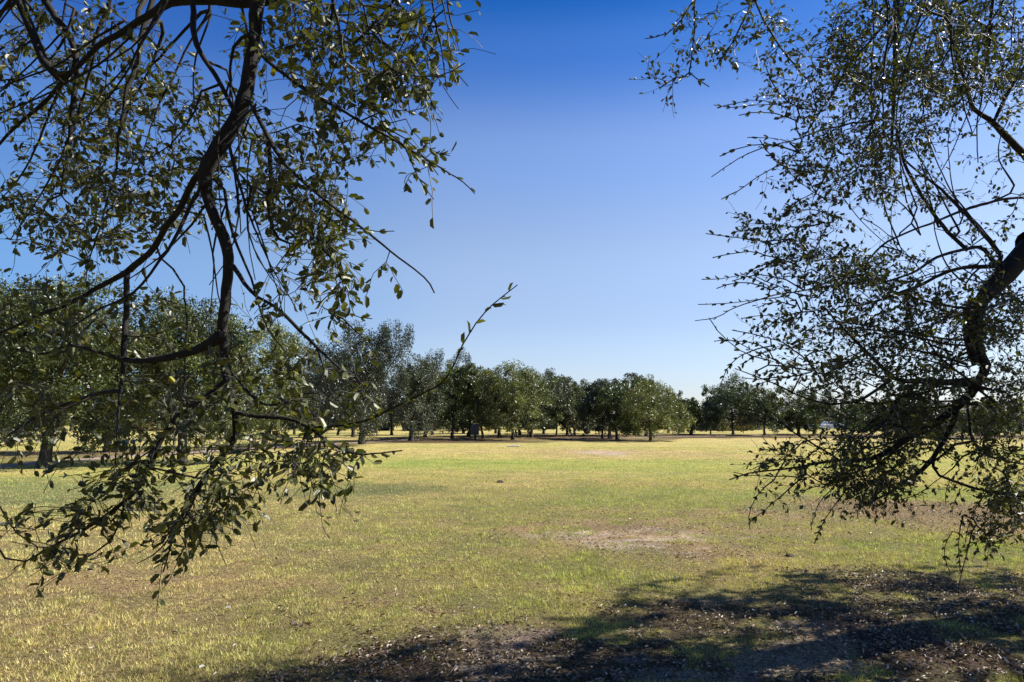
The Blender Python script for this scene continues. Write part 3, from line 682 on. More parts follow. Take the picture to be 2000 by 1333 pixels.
px_limb(rt, [(1700, 548), (1620, 560), (1560, 570), (1500, 580), (1440, 600), (1400, 620), (1357, 627)], [4.7, 4.3, 4.1], [5, 3.5, 2.2, 1.6], step=0.05)
px_limb(rt, [(1745, 230), (1680, 240), (1620, 250), (1550, 275), (1490, 290), (1440, 312), (1390, 346)], [5.3, 4.8, 4.6], [5, 3, 2, 1.6], step=0.05)
px_limb(rt, [(1905, 745), (1850, 748), (1790, 746), (1745, 738), (1705, 700), (1655, 650), (1610, 600)], [5.05, 4.8], [14, 12, 9, 5, 3], step=0.06)
px_limb(rt, [(1745, 738), (1680, 780), (1620, 790), (1560, 772), (1500, 745), (1436, 720)], [4.9, 4.4], [7, 4, 2], step=0.05)
px_limb(rt, [(1690, 690), (1610, 732), (1570, 700), (1530, 670), (1480, 655), (1430, 645)], [4.9, 4.4], [4, 3, 2], step=0.05)
px_limb(rt, [(1640, 900), (1560, 850), (1500, 812), (1450, 795), (1400, 775)], [4.9, 4.3], [4, 3, 2], step=0.05)
px_limb(rt, [(2050, 1000), (2000, 1015), (1975, 1040), (1950, 1050)], [4.4, 4.3], [5, 3], step=0.05)
px_limb(rt, [(1890, 790), (1895, 850), (1920, 885), (1960, 900), (2020, 912)], [5.0, 4.6], [6, 5, 3], step=0.05)
px_limb(rt, [(1660, -60), (1560, -30), (1480, -5), (1462, 20), (1440, 66), (1420, 100), (1398, 132)], [5.2, 4.4, 4.3], [6, 4, 3, 2], step=0.05)
px_limb(rt, [(1500, -20), (1420, -30), (1362, -10), (1356, 60), (1346, 142), (1320, 152), (1290, 172)], [4.5, 4.2], [4, 3, 2], step=0.05)
px_limb(rt, [(1356, 0), (1330, 40), (1300, 65), (1258, 76)], [4.3, 4.2], [3, 2], step=0.05)
px_limb(rt, [(1346, 142), (1362, 158), (1384, 172)], [4.25, 4.2], [2.5, 2], step=0.05)
px_limb(rt, [(1474, 0), (1500, 58), (1530, 102), (1560, 140)], [4.5, 4.5], [4, 3], step=0.05)
whips(rt, 17, 15, ((1720, 1990), (360, 560)), (160, 265), (110, 300), (4.7, 5.6), (2, 4.5), curl=0.25)
whips(rt, 16, 16, ((1700, 2000), (-60, 60)), (85, 140), (180, 420), (4.8, 5.8), (3, 6))
whips(rt, 16, 17, ((1860, 1960), (560, 800)), (150, 215), (200, 400), (4.6, 5.3), (3, 6))
whips(rt, 10, 18, ((1750, 1900), (760, 900)), (120, 170), (120, 260), (4.5, 5.0), (3, 5))
TIPS.clear()
whips(rt, 22, 25, ((1530, 1640), (180, 560)), (150, 205), (70, 190), (4.2, 4.6), (2, 3.4), leafy=22)
whips(rt, 20, 26, ((1500, 1620), (560, 800)), (165, 215), (60, 170), (4.2, 4.6), (2, 3.4), leafy=20)
whips(rt, 14, 27, ((1500, 1700), (850, 960)), (120, 190), (60, 150), (4.2, 4.6), (2, 3.4), leafy=18)
whips(rt, 10, 28, ((1860, 1980), (900, 1040)), (90, 170), (60, 130), (4.2, 4.6), (2, 3.4), leafy=18)
vis_right = cloud([(1820, 80, 220, 110, 300, 4.6, 6.4), (1720, 210, 150, 100, 150, 4.4, 6.0), (1940, 120, 90, 120, 90, 4.8, 6.4), (1620, 130, 100, 60, 44, 4.4, 5.2), (1560, 190, 60, 40, 14, 4.3, 4.8),
                   (1650, 330, 120, 60, 60, 4.3, 5.4), (1560, 340, 60, 45, 14, 4.3, 4.9), (1790, 370, 110, 60, 26, 4.6, 5.8), (1950, 330, 60, 60, 7, 4.8, 5.8), (1620, 420, 80, 40, 18, 4.3, 5), (1520, 450, 75, 40, 24, 4.2, 4.8),
                   (1600, 520, 110, 45, 70, 4.3, 5.3), (1760, 540, 120, 50, 50, 4.5, 5.6), (1790, 630, 170, 60, 120, 4.5, 6.0), (1960, 620, 60, 90, 40, 4.8, 6.2), (1610, 610, 90, 50, 34, 4.3, 5.0), (1510, 620, 60, 30, 11, 4.2, 4.5),
                   (1740, 720, 140, 60, 100, 4.4, 5.8), (1580, 700, 80, 50, 22, 4.2, 4.9), (1500, 730, 50, 20, 6, 4.2, 4.5), (1830, 790, 110, 50, 60, 4.6, 6.0), (1960, 760, 50, 60, 22, 4.6, 5.8), (1640, 780, 80, 30, 14, 4.3, 4.9),
                   (1740, 850, 110, 50, 105, 4.5, 5.6), (1700, 930, 90, 35, 95, 4.5, 5.2), (1690, 975, 60, 22, 20, 4.5, 5.2), (1600, 870, 80, 35, 22, 4.3, 4.9), (1530, 905, 60, 18, 7, 4.2, 4.8), (1540, 950, 50, 16, 4, 4.2, 4.8),
                   (1960, 890, 60, 40, 32, 4.3, 5.2), (1970, 990, 45, 45, 34, 4.2, 4.8), (1940, 1045, 40, 25, 12, 4.2, 4.6), (1880, 880, 60, 30, 14, 4.4, 5.2), (1840, 960, 40, 25, 6, 4.4, 5),
                   (1400, 60, 90, 60, 18, 4.2, 4.6), (1310, 130, 50, 40, 7, 4.2, 4.4), (1530, 70, 60, 60, 14, 4.4, 4.8), (1450, 30, 70, 30, 8, 4.2, 4.6), (1440, 110, 30, 30, 4, 4.2, 4.4)], 0.74)
vis_right += cloud([(1820, 90, 200, 110, 200, 4.4, 6.0), (1740, 230, 140, 90, 80, 4.4, 5.6), (1680, 340, 110, 60, 40, 4.4, 5.2), (1760, 640, 160, 60, 70, 4.5, 5.6), (1760, 730, 140, 50, 60, 4.4, 5.4), (1840, 800, 100, 40, 30, 4.5, 5.4), (1620, 540, 110, 40, 30, 4.3, 5.0), (1950, 600, 60, 80, 60, 4.6, 5.8), (1960, 700, 60, 90, 60, 4.6, 5.8), (1930, 430, 80, 70, 26, 4.6, 5.6), (1890, 620, 70, 90, 50, 4.5, 5.2), (1970, 810, 50, 60, 40, 4.5, 5.4), (1960, 960, 50, 90, 40, 4.2, 5.0)], 0.55)
# the rest of its crown, over and beyond the right edge of the frame; its shade falls on the earth in front of the viewer
off_right = world_cloud([(4.5, 11.5, 3.6, 9.0, 2.2, 7.0, 300), (4.5, 10.5, 3.2, 9.5, 1.2, 3.4, 80)])
for _ in range(1500):
    sx, sy = random.uniform(-2.4, 5.2), random.uniform(3.4, 7.6)
    if sy > 7.45-max(0, 2.4-sx)*0.68+random.uniform(-.3, .3): continue
    if sx > 3.0 and sy > 5.2 and random.random() < 0.7: continue
    if float(fbm(np.array([sx]), np.array([sy]), 0.8, 97, 2)[0]) < 0.44: continue
    h_ = random.uniform(2.4, 7.4); off_right.append(np.array([sx+1.05*h_, sy+0.223*h_, h_]))
off_right = [a_ for a_ in off_right if not in_frame(a_, 40)]
rt.grow(vis_right+off_right, step=0.10)
finish_tree(rt, root, 4, (0.07, 0.24), 0.78, (0.020, 0.046), 6, droop=0.1, pyel=0.014,
            bare_tips=TIPS+[(13, 12, 0.2, 0.95), (14, 18, 0.2, 1.0), (16, 26, 0.2, 1.0), (17, 26, 0.2, 1.0), (18, 24, 0.2, 1.0), (2, 22, 0.8, 1.0), (19, 14, 0.1, 1.0), (20, 16, 0.3, 1.0),
                       (21, 26, 0.4, 1.0), (22, 34, 0.3, 1.0), (23, 16, 0.1, 1.0), (24, 10, 0.1, 1.0), (25, 20, 0.1, 1.0)])

# ------------------------------------------------------------------ trees across the field
def far_tree(name, base, H, rw, zb, trunk_r, pal, label, nleaf=9000, lsz=0.14, cat="tree", group="trees beyond the open field", seed=0, lean=0.0, spiky=False, clumps=None, lobes=None, low=False):
    r_ = np.random.default_rng(seed)
    bx, by = base[0], base[1]; root = empty(name, (bx, by, 0)); tag(root, label, cat, group)
    cc_ = []
    # the crown: uneven lobes, each filled with clumps
    nl = lobes or 9
    L_ = []
    for i in range(nl):
        a_ = 2*math.pi*(i+r_.random()*0.7)/nl; hh = r_.random()
        rr = rw*(0.28+0.50*r_.random())*(1-0.35*hh)
        z_ = zb + (H-zb)*((0.05+0.68*hh) if low else (0.11+0.64*hh)); s_ = rw*(0.26+0.28*r_.random())
        L_.append((bx+lean*z_+rr*math.cos(a_), by+rr*math.sin(a_), z_, s_, min(s_*1.1, (H-zb)*0.36)))
    L_.append((bx+lean*H*0.8+rw*0.12*r_.normal(), by, H-(H-zb)*0.30, rw*0.5, (H-zb)*0.30))
    if spiky:
        for i in range(3): L_.append((bx+rw*0.5*r_.normal(), by+0.4*r_.normal(), H-(H-zb)*0.22, rw*0.30, (H-zb)*0.25))
    nc = clumps or 130
    li = r_.integers(len(L_), size=nc); Lr = np.array(L_)[li]
    v = unit(r_.normal(size=(nc, 3)))*(0.55+0.5*r_.random((nc, 1)))
    C = Lr[:, :3]+v*np.stack([Lr[:, 3], Lr[:, 3], Lr[:, 4]], 1)
    C[:, 2] = np.clip(C[:, 2], zb*(0.75+0.5*r_.random(nc)), H*(0.985+0.03*r_.random(nc)))
    C[:, 1] = by+(C[:, 1]-by)*(1.55 if by > 40 else 1.0)
    cr = (0.22+0.22*r_.random(nc))*rw/3.2
    k_ = r_.integers(nc, size=nleaf); off = unit(r_.normal(size=(nleaf, 3)))*(r_.random((nleaf, 1))**0.45)
    if spiky: off = off*np.array([0.75, 0.75, 1.5])
    pos = C[k_]+off*cr[k_][:, None]*1.25
    d = off+r_.normal(size=(nleaf, 3))*0.7; nr = r_.normal(size=(nleaf, 3)); nr[:, 2] += 0.7
    ln_ = lsz*(0.6+0.8*r_.random(nleaf)); wd_ = ln_*(0.24+0.12*r_.random(nleaf))
    d = unit(d); s_ = unit(np.cross(d, nr)); nn_ = np.cross(s_, d)
    V = np.empty((nleaf, 4, 3)); V[:, 0] = pos-d*ln_[:, None]/2; V[:, 1] = pos+s_*wd_[:, None]+nn_*0.12*ln_[:, None]; V[:, 2] = pos+d*ln_[:, None]/2; V[:, 3] = pos-s_*wd_[:, None]+nn_*0.12*ln_[:, None]
    pal = np.array(pal); ci = pal[r_.integers(len(pal), size=nleaf)]*(0.7+0.6*r_.random(nleaf))[:, None]*(0.6+0.9*r_.random(nc))[k_][:, None]
    mesh_np("crown", V.reshape(-1, 3), [np.arange(nleaf*4).reshape(-1, 4)], M_leaf_far, root, colors=np.repeat(ci, 4, 0))
    tb = Tubes(); zt = zb+(H-zb)*0.55
    le_ = lean+0.05*r_.normal(); kx = 0.10*r_.normal()
    tp = [(bx, by, -0.1), (bx+le_*0.3, by, 0.3), (bx+le_*zb+kx, by+kx*0.5, zb*0.8+0.5), (bx+le_*zt-kx, by, zt)]
    pp, pr = smooth_line(tp, [trunk_r*1.5, trunk_r*1.05, trunk_r*0.85, trunk_r*0.25], 0.3, 0.01, seed)
    tb.add(pp, pr, 9)
    for i in r_.choice(nc, min(nc, 26), replace=False):
        j = r_.integers(int(len(pp)*0.35), len(pp)-1); a_ = pp[j]; e_ = C[i]
        mid = (a_+e_)/2+np.array([0, 0, -0.06])*np.linalg.norm(e_-a_)
        q, qr = smooth_line([a_, mid, e_], [pr[j]*0.5, trunk_r*0.2, trunk_r*0.07], 0.35, 0.02, i)
        tb.add(q, qr, 5)
    tb.build("trunk", M_bark_far, root)
    return root
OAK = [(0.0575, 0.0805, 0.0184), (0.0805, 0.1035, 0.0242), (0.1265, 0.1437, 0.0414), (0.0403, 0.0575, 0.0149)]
LIT = [(0.092, 0.115, 0.0207), (0.138, 0.1552, 0.0322), (0.0667, 0.0897, 0.0184), (0.1955, 0.1898, 0.0517)]
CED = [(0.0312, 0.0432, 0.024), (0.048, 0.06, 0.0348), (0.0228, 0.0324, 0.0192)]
GRY = [(0.060, 0.075, 0.038), (0.045, 0.058, 0.027), (0.095, 0.105, 0.06)]
BLU = [(0.066, 0.09, 0.042), (0.09, 0.114, 0.054), (0.054, 0.0744, 0.0408)]
AUT = [(0.20, 0.15, 0.035), (0.13, 0.13, 0.035), (0.10, 0.10, 0.03), (0.26, 0.13, 0.03)]
SCR = [(0.13, 0.12, 0.045), (0.085, 0.09, 0.03), (0.10, 0.085, 0.045), (0.15, 0.14, 0.05)]
LAND = []
def place(px, pyb, ytop, hwpx, name, pal, label, zb=1.4, tw=None, **kw):
    g_ = G(px, pyb); d_ = g_[1]; H = CAMZ+(HOR-ytop)/F*d_; rw = hwpx*1.1/F*d_
    LAND.append((px, label)); zb = zb*0.62; kw['nleaf'] = int(kw.get('nleaf', 9000)*1.6)
    tr_ = (tw/2/F*d_) if tw else 0.16
    return far_tree(name, g_, H, rw, zb, tr_, pal, label, **kw)
place(88, 915, 548, 190, "oak_tree", OAK, "near oak with the thickest trunk, far left behind the drooping limbs", 1.7, 24, nleaf=34000, lsz=0.10, clumps=420, lobes=13, seed=1)
place(-120, 905, 535, 170, "oak_tree", OAK, "oak cut off by the left edge of the view", 1.7, 22, nleaf=22000, lsz=0.11, clumps=260, lobes=11, seed=2)
place(357, 905, 572, 150, "oak_tree", OAK, "near oak right of the thick trunked one, seen through the hanging twigs", 1.6, 18, nleaf=30000, lsz=0.10, clumps=360, lobes=12, seed=3)
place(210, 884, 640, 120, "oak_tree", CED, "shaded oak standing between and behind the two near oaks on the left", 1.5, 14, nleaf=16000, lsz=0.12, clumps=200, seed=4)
place(515, 874, 605, 95, "oak_tree", LIT, "yellow green oak just left of the tall dark tree", 1.5, 12, nleaf=20000, lsz=0.11, clumps=240, seed=5)
place(618, 856, 650, 70, "oak_tree", CED, "slim trunked dark tree directly left of the tall dark tree", 1.5, 6, nleaf=10000, seed=6)
place(707, 868, 638, 92, "tall_dark_tree", CED, "tallest dark tree left of the middle with an upright feathery top", 1.5, 13, nleaf=26000, lsz=0.11, clumps=300, lobes=11, spiky=True, lean=-0.09, seed=7)
place(765, 850, 720, 60, "juniper_tree", CED, "thin trunked dark tree right behind the tall dark tree", 1.4, 5, nleaf=9000, spiky=True, seed=8)
place(803, 861, 700, 62, "juniper_tree", GRY, "grey green juniper with a short leaning trunk beside the tall dark tree", 0.9, 9, nleaf=20000, lsz=0.10, clumps=240, spiky=True, lean=0.03, seed=9)
place(845, 850, 690, 62, "juniper_tree", CED, "dark bushy tree between the grey juniper and the row of round oaks", 0.8, 6, nleaf=15000, lsz=0.13, clumps=180, spiky=True, seed=10)
place(883, 857, 703, 62, "oak_tree", OAK, "first round oak of the middle row, next to the dark bushy trees", 1.6, 7, nleaf=14000, lsz=0.13, clumps=170, seed=11)
place(943, 857, 706, 55, "oak_tree", OAK, "oak whose trunk stands just right of the dark litter bin", 1.5, 5, nleaf=13000, lsz=0.13, clumps=150, seed=12)
place(1001, 859, 711, 76, "oak_tree", LIT, "broad round oak in the middle of the row, above the pale slab in the grass", 1.6, 6, nleaf=19000, lsz=0.12, clumps=210, lobes=11, seed=13)
place(1038, 855, 713, 58, "oak_tree", OAK, "oak over the dark picnic table", 1.6, 6, nleaf=12000, lsz=0.13, clumps=150, seed=14)
place(1087, 853, 724, 52, "oak_tree", GRY, "pale leaved oak right of the picnic table", 1.3, 4, nleaf=12000, lsz=0.13, clumps=140, seed=15)
place(1122, 852, 735, 46, "oak_tree", OAK, "small low branched oak with drooping skirts right of the pale oak", 1.2, 4, nleaf=10000, lsz=0.13, clumps=130, seed=16)
place(1176, 857, 733, 56, "oak_tree", CED, "darker oak directly above the stone pedestal", 1.4, 4, nleaf=14000, lsz=0.13, clumps=160, seed=17)
place(1205, 859, 738, 48, "oak_tree", OAK, "oak with a straight dark trunk between the pedestal and the last oak of the row", 1.7, 5, nleaf=11000, lsz=0.13, clumps=140, seed=18)
place(1238, 851, 722, 50, "oak_tree", OAK, "oak whose peak is the highest at the right end of the row", 1.4, 4, nleaf=13000, lsz=0.15, clumps=150, seed=19)
place(1271, 861, 738, 78, "oak_tree", LIT, "nearest round oak at the right end of the row, its trunk clear of the others", 1.35, 6, nleaf=18000, lsz=0.12, clumps=200, lobes=11, seed=20)
place(1432, 849, 733, 66, "elm_tree", BLU, "open crowned tree standing alone in the gap right of the row", 1.5, 5, nleaf=15000, lsz=0.15, clumps=170, seed=21)
place(1388, 848, 752, 42, "elm_tree", BLU, "small blue green tree touching the left side of the open crowned one", 1.1, 3, nleaf=9000, lsz=0.16, clumps=110, seed=22)
place(1493, 851, 752, 54, "oak_tree", OAK, "compact round tree with a reddish lit trunk right of the open crowned one", 1.3, 4, nleaf=10000, lsz=0.14, clumps=120, seed=23)
place(1590, 848, 748, 42, "oak_tree", BLU, "tree beside the pale grey house, half hidden by the right foliage", 1.3, 5, nleaf=8000, lsz=0.16, clumps=100, seed=24)
place(1665, 850, 775, 44, "oak_tree", OAK, "low tree right of the pale grey house", 1.0, 4, nleaf=8000, lsz=0.15, clumps=100, seed=25)
place(1795, 866, 770, 62, "juniper_tree", CED, "dark low tree behind the right oak's lowest limbs", 0.7, 8, nleaf=14000, lsz=0.12, clumps=160, seed=26)
place(1880, 856, 795, 44, "oak_tree", LIT, "yellow green tree in front of the brown roofed house", 0.9, 4, nleaf=8000, lsz=0.15, clumps=100, seed=27)
place(1965, 852, 800, 44, "oak_tree", OAK, "low bushy tree at the right edge of the field", 0.7, 4, nleaf=8000, lsz=0.15, clumps=100, seed=28)
place(1925, 858, 784, 44, "oak_tree", OAK, "oak standing before the brown roofed house", 0.9, 5, nleaf=9000, lsz=0.14, clumps=110, seed=31)
place(2120, 862, 770, 60, "oak_tree", OAK, "oak just past the right edge", 1.2, 6, nleaf=8000, lsz=0.15, seed=29)
# more trees stand behind the row and deepen its shade
for px, pyb, yt, hw, nm, pal, lab in [
    (575, 849, 700, 60, "juniper_tree", CED, "dark tree in the second row, left of the slim trunked one"),
    (660, 850, 690, 60, "juniper_tree", OAK, "dark green tree in the second row, between the slim trunked and the tall dark tree"),
    (735, 846, 728, 50, "juniper_tree", CED, "second row tree filling the gap right of the tallest dark tree"),
    (905, 847, 735, 48, "oak_tree", OAK, "second row oak behind the first round oak"),
    (968, 847, 742, 44, "oak_tree", OAK, "second row oak between the litter bin and the middle oak"),
    (1062, 848, 745, 40, "oak_tree", CED, "second row oak filling the gap left of the pale leaved oak"),
    (1150, 847, 748, 42, "oak_tree", OAK, "second row oak left of the darker oak"),
    (1305, 846, 762, 40, "oak_tree", OAK, "second row oak behind the right side of the last round oak"),
    (690, 854, 705, 55, "oak_tree", OAK, "third dark tree close behind the tallest dark one"),
    (830, 855, 712, 50, "oak_tree", OAK, "dark oak between the grey juniper and the dark bushy tree"),
    (915, 853, 725, 50, "oak_tree", OAK, "oak directly behind the litter bin"),
    (975, 853, 728, 46, "oak_tree", OAK, "oak close behind the left side of the broad middle oak"),
    (1015, 851, 732, 50, "oak_tree", CED, "dark oak behind the picnic table"),
    (1108, 850, 740, 44, "oak_tree", OAK, "oak close behind the pale leaved one"),
    (1190, 851, 742, 46, "oak_tree", OAK, "oak standing behind the stone pedestal"),
    (1262, 852, 738, 50, "oak_tree", OAK, "oak behind the nearest round oak at the end of the row"),
    (1350, 850, 775, 30, "oak_tree", OAK, "short oak in the gap between the row and the open crowned tree"),
    (1560, 850, 772, 40, "oak_tree", OAK, "short dark oak in front of the dark blue car"),
    (1730, 853, 778, 50, "oak_tree", OAK, "short dark oak left of the dark low tree"),
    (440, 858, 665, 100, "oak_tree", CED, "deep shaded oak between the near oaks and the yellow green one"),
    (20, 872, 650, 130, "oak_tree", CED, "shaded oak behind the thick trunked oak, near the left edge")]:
    place(px, pyb, yt, hw, nm, pal, lab, 1.3, nleaf=8000, lsz=0.17, clumps=130, seed=px)
kinds = [("scrub_tree", SCR, "olive scrub tree"), ("scrub_tree", OAK, "green scrub tree"), ("scrub_tree", AUT, "yellow autumn scrub tree"), ("scrub_tree", CED, "dark scrub tree")]
i = 0; used = set()
for px in list(np.arange(-160, 2200, 34)):
    i += 1; r0 = random.Random(i*13)
    k_ = r0.choices([0, 1, 2, 3], [3, 3, 1, 4])[0]
    if (1545 < px < 1590 or 1895 < px < 1990) and r0.random() < 0.6: continue
    d_ = r0.uniform(108, 150); x_ = (px+r0.uniform(-14, 14)-1000)/F*d_
    lp, ll = min(LAND, key=lambda z_: abs(z_[0]-px)); ll = ll.split(",")[0]
    short = " ".join(w_ for w_ in ll.split()[:9])
    lab = ""
    for rel in (("behind" if abs(lp-px) < 12 else ("left of" if px < lp else "right of")), "just beyond", "well beyond", "far behind"):
        lab = kinds[k_][2]+" in the far row, "+rel+" "+short
        lab = " ".join(lab.split()[:16])
        if lab not in used: break
    used.add(lab)
    far_tree(kinds[k_][0], (x_, d_), r0.uniform(4.2, 7.0) if px < 1300 else r0.uniform(3.2, 5.2), r0.uniform(3.0, 4.4), 0.1, 0.12, kinds[k_][1], lab, nleaf=4200, lsz=0.34, clumps=80, group="scrub trees in the far row behind the field", seed=100+i, low=True)
for px in list(np.arange(-200, 2260, 62)):
    i += 1; r0 = random.Random(i*17); k_ = r0.choices([0, 1, 3], [2, 3, 4])[0]; d_ = r0.uniform(175, 215); x_ = (px+r0.uniform(-20, 20)-1000)/F*d_
    lp, ll = min(LAND, key=lambda z_: abs(z_[0]-px)); short = " ".join(ll.split(",")[0].split()[:7])
    for rel in ("behind", "off behind", "away behind", "deep behind"):
        lab = " ".join((kinds[k_][2].replace("scrub tree", "woodland tree")+" on the horizon, "+rel+" "+short).split()[:16])
        if lab not in used: break
    used.add(lab)
    far_tree("woodland_tree", (x_, d_), r0.uniform(5, 8), r0.uniform(5.5, 7.5), 0.1, 0.2, kinds[k_][1], lab, nleaf=3600, lsz=0.55, clumps=80, group="woodland trees on the horizon", seed=400+i, low=True)
# unseen oaks added behind the viewer to block sky light from that side
for x_, y_, h_, w_, lab in [(-8, -9, 8, 5, "unseen oak added behind the viewer to the left"), (0.5, -9.5, 9, 5.5, "unseen oak added straight behind the viewer"), (9.5, -8.5, 8.5, 5, "unseen oak added behind the viewer to the right"), (-13, -1, 7.5, 4.5, "unseen oak added beside the viewer, beyond the left foreground oak")]:
    far_tree("oak_tree", (x_, y_), h_, w_, 1.5, 0.25, OAK, lab, nleaf=16000, lsz=0.22, clumps=220, lobes=12, seed=int(x_*10)+900)
# shrubs that colour the foot of the row
for px, py, hw, pal, lab in [(1452, 846, 16, AUT, "orange tinged bush beside the trunk of the open crowned tree"), (1412, 845, 20, SCR, "olive bush left of the open crowned tree's trunk"),
                             (1148, 853, 22, SCR, "sparse low bush below the small low branched oak"), (1120, 854, 14, SCR, "sparse low bush next to the pale leaved oak's trunk"),
                             (1335, 846, 26, LIT, "bright bush right of the last round oak"), (1692, 846, 16, AUT, "orange bush behind the right oak's foliage"), (1215, 846, 20, LIT, "bright green bush behind the straight dark trunk")]:
    g_ = G(px, py); far_tree("bush", g_, 1.6+random.random()*0.8, hw/F*g_[1], 0.1, 0.04, pal, lab, nleaf=2500, lsz=0.15, clumps=40, cat="bush", group="bushes at the foot of the trees", seed=px)

# ------------------------------------------------------------------ man-made things across the field
M_dark = simple_mat("dark_green_paint", (0.02, 0.026, 0.024), 0.5, 0.2, 6)
M_wood = simple_mat("weathered_red_wood", (0.12, 0.06, 0.045), 0.7, 0.3, 8)
M_conc = simple_mat("pale_concrete", (0.55, 0.52, 0.46), 0.85, 0.15, 5)
M_stone = simple_mat("brown_stone", (0.17, 0.12, 0.10), 0.85, 0.3, 7, bump=0.4)
M_wall = simple_mat("pale_grey_siding", (0.42, 0.46, 0.54), 0.7, 0.08, 2)
M_wall2 = simple_mat("tan_brick", (0.26, 0.20, 0.15), 0.8, 0.25, 12)
M_roof = simple_mat("grey_shingle", (0.13, 0.13, 0.14), 0.8, 0.2, 6)
M_roof2 = simple_mat("brown_shingle", (0.10, 0.085, 0.07), 0.8, 0.2, 6)
M_glass = simple_mat("window_glass", (0.03, 0.04, 0.05), 0.08, 0.1, 1, spec=0.8)
M_white = simple_mat("white_paint", (0.75, 0.76, 0.78), 0.35, 0.05, 3)
M_blue = simple_mat("blue_paint", (0.02, 0.04, 0.13), 0.3, 0.1, 3, spec=0.6)
M_tyre = simple_mat("black_rubber", (0.02, 0.02, 0.02), 0.8, 0.2, 9)
M_rim = simple_mat("alloy", (0.5, 0.5, 0.52), 0.3, 0.1, 3, metal=0.8)
M_lamp = simple_mat("lamp_lens", (0.6, 0.6, 0.58), 0.2, 0.1, 3)

g_ = G(928, 861)
r_o = empty("litter_bin", (g_[0], g_[1], 0)); tag(r_o, "dark square litter bin on a short post among the oak trunks", "litter bin")
b_ = MB(); b_.box(-0.09, 0.09, -0.09, 0.09, 0, 0.46); b_.build("post", M_dark, r_o)
b_ = MB(); b_.box(-0.40, 0.30, -0.3, 0.3, 0.46, 1.18); b_.build("bin_body", M_dark, r_o, 0.03)
b_ = MB(); b_.add([(-0.44,-0.34,1.18),(0.34,-0.34,1.18),(0.34,0.34,1.18),(-0.44,0.34,1.18),(-0.25,-0.18,1.33),(0.15,-0.18,1.33),(0.15,0.18,1.33),(-0.25,0.18,1.33)], [(0,3,2,1),(4,5,6,7),(0,1,5,4),(1,2,6,5),(2,3,7,6),(3,0,4,7)])
b_.build("lid", M_dark, r_o, 0.02)

g_ = G(1020, 854)
r_o = empty("picnic_table", (g_[0], g_[1], 0)); tag(r_o, "dark red brown picnic table with side benches under the oaks", "picnic table"); r_o.rotation_euler[2] = 0.15
b_ = MB()
for k_ in range(5): b_.box(-0.95, 0.95, -0.38+k_*0.155, -0.38+k_*0.155+0.14, 0.72, 0.76)
b_.build("table_top", M_wood, r_o)
for s_ in (-1, 1):
    b_ = MB(); b_.box(-0.95, 0.95, s_*0.72-0.13, s_*0.72+0.13, 0.43, 0.47); b_.build("bench", M_wood, r_o)
for xx in (-0.65, 0.65):
    for s_ in (-1, 1):
        b_ = MB(); b_.add([(xx-.04, s_*.66, 0), (xx+.04, s_*.66, 0), (xx+.04, s_*.56, 0), (xx-.04, s_*.56, 0), (xx-.04, s_*.27, .72), (xx+.04, s_*.27, .72), (xx+.04, s_*.17, .72), (xx-.04, s_*.17, .72)],
               [(0,1,2,3),(7,6,5,4),(0,4,5,1),(1,5,6,2),(2,6,7,3),(3,7,4,0)]); b_.build("leg", M_dark, r_o)
    b_ = MB(); b_.box(xx+.045, xx+.085, -0.84, 0.84, 0.36, 0.425); b_.build("crossbar", M_dark, r_o)

g_ = G(1191, 857)
r_o = empty("stone_pedestal", (g_[0], g_[1], 0)); tag(r_o, "squat brown stone pedestal with a wide flat top between two trunks", "pedestal")
b_ = MB(); b_.lathe([(0.24, 0), (0.22, 0.1), (0.15, 0.2), (0.14, 0.62), (0.2, 0.72)], 12); b_.build("shaft", M_stone, r_o)
b_ = MB(); b_.lathe([(0.36, 0.72), (0.4, 0.75), (0.4, 0.80), (0.37, 0.83)], 16); b_.build("flat_top", M_stone, r_o)

g_ = G(1001, 872)
o = MB(); o.prism([(-0.42, -0.02), (0.42, -0.02), (0.40, 0.055), (0.1, 0.075), (-0.36, 0.04)], -0.3, 0.3)
o = o.build("concrete_slab", M_conc, None, 0.02, (g_[0]+0.05, g_[1], 0.0)); tag(o, "pale flat concrete slab lying in the grass before the round oaks", "slab")

g_ = G(731, 838.5)
r_o = empty("marker_post", (g_[0], g_[1], 0)); tag(r_o, "short white marker post on the sunny strip behind the tall dark tree", "post")
b_ = MB(); b_.lathe([(0.11, 0), (0.11, 1.15)], 12); b_.build("post", M_white, r_o)
b_ = MB(); b_.lathe([(0.13, 1.15), (0.13, 1.22), (0.06, 1.3)], 12); b_.build("cap", M_white, r_o)

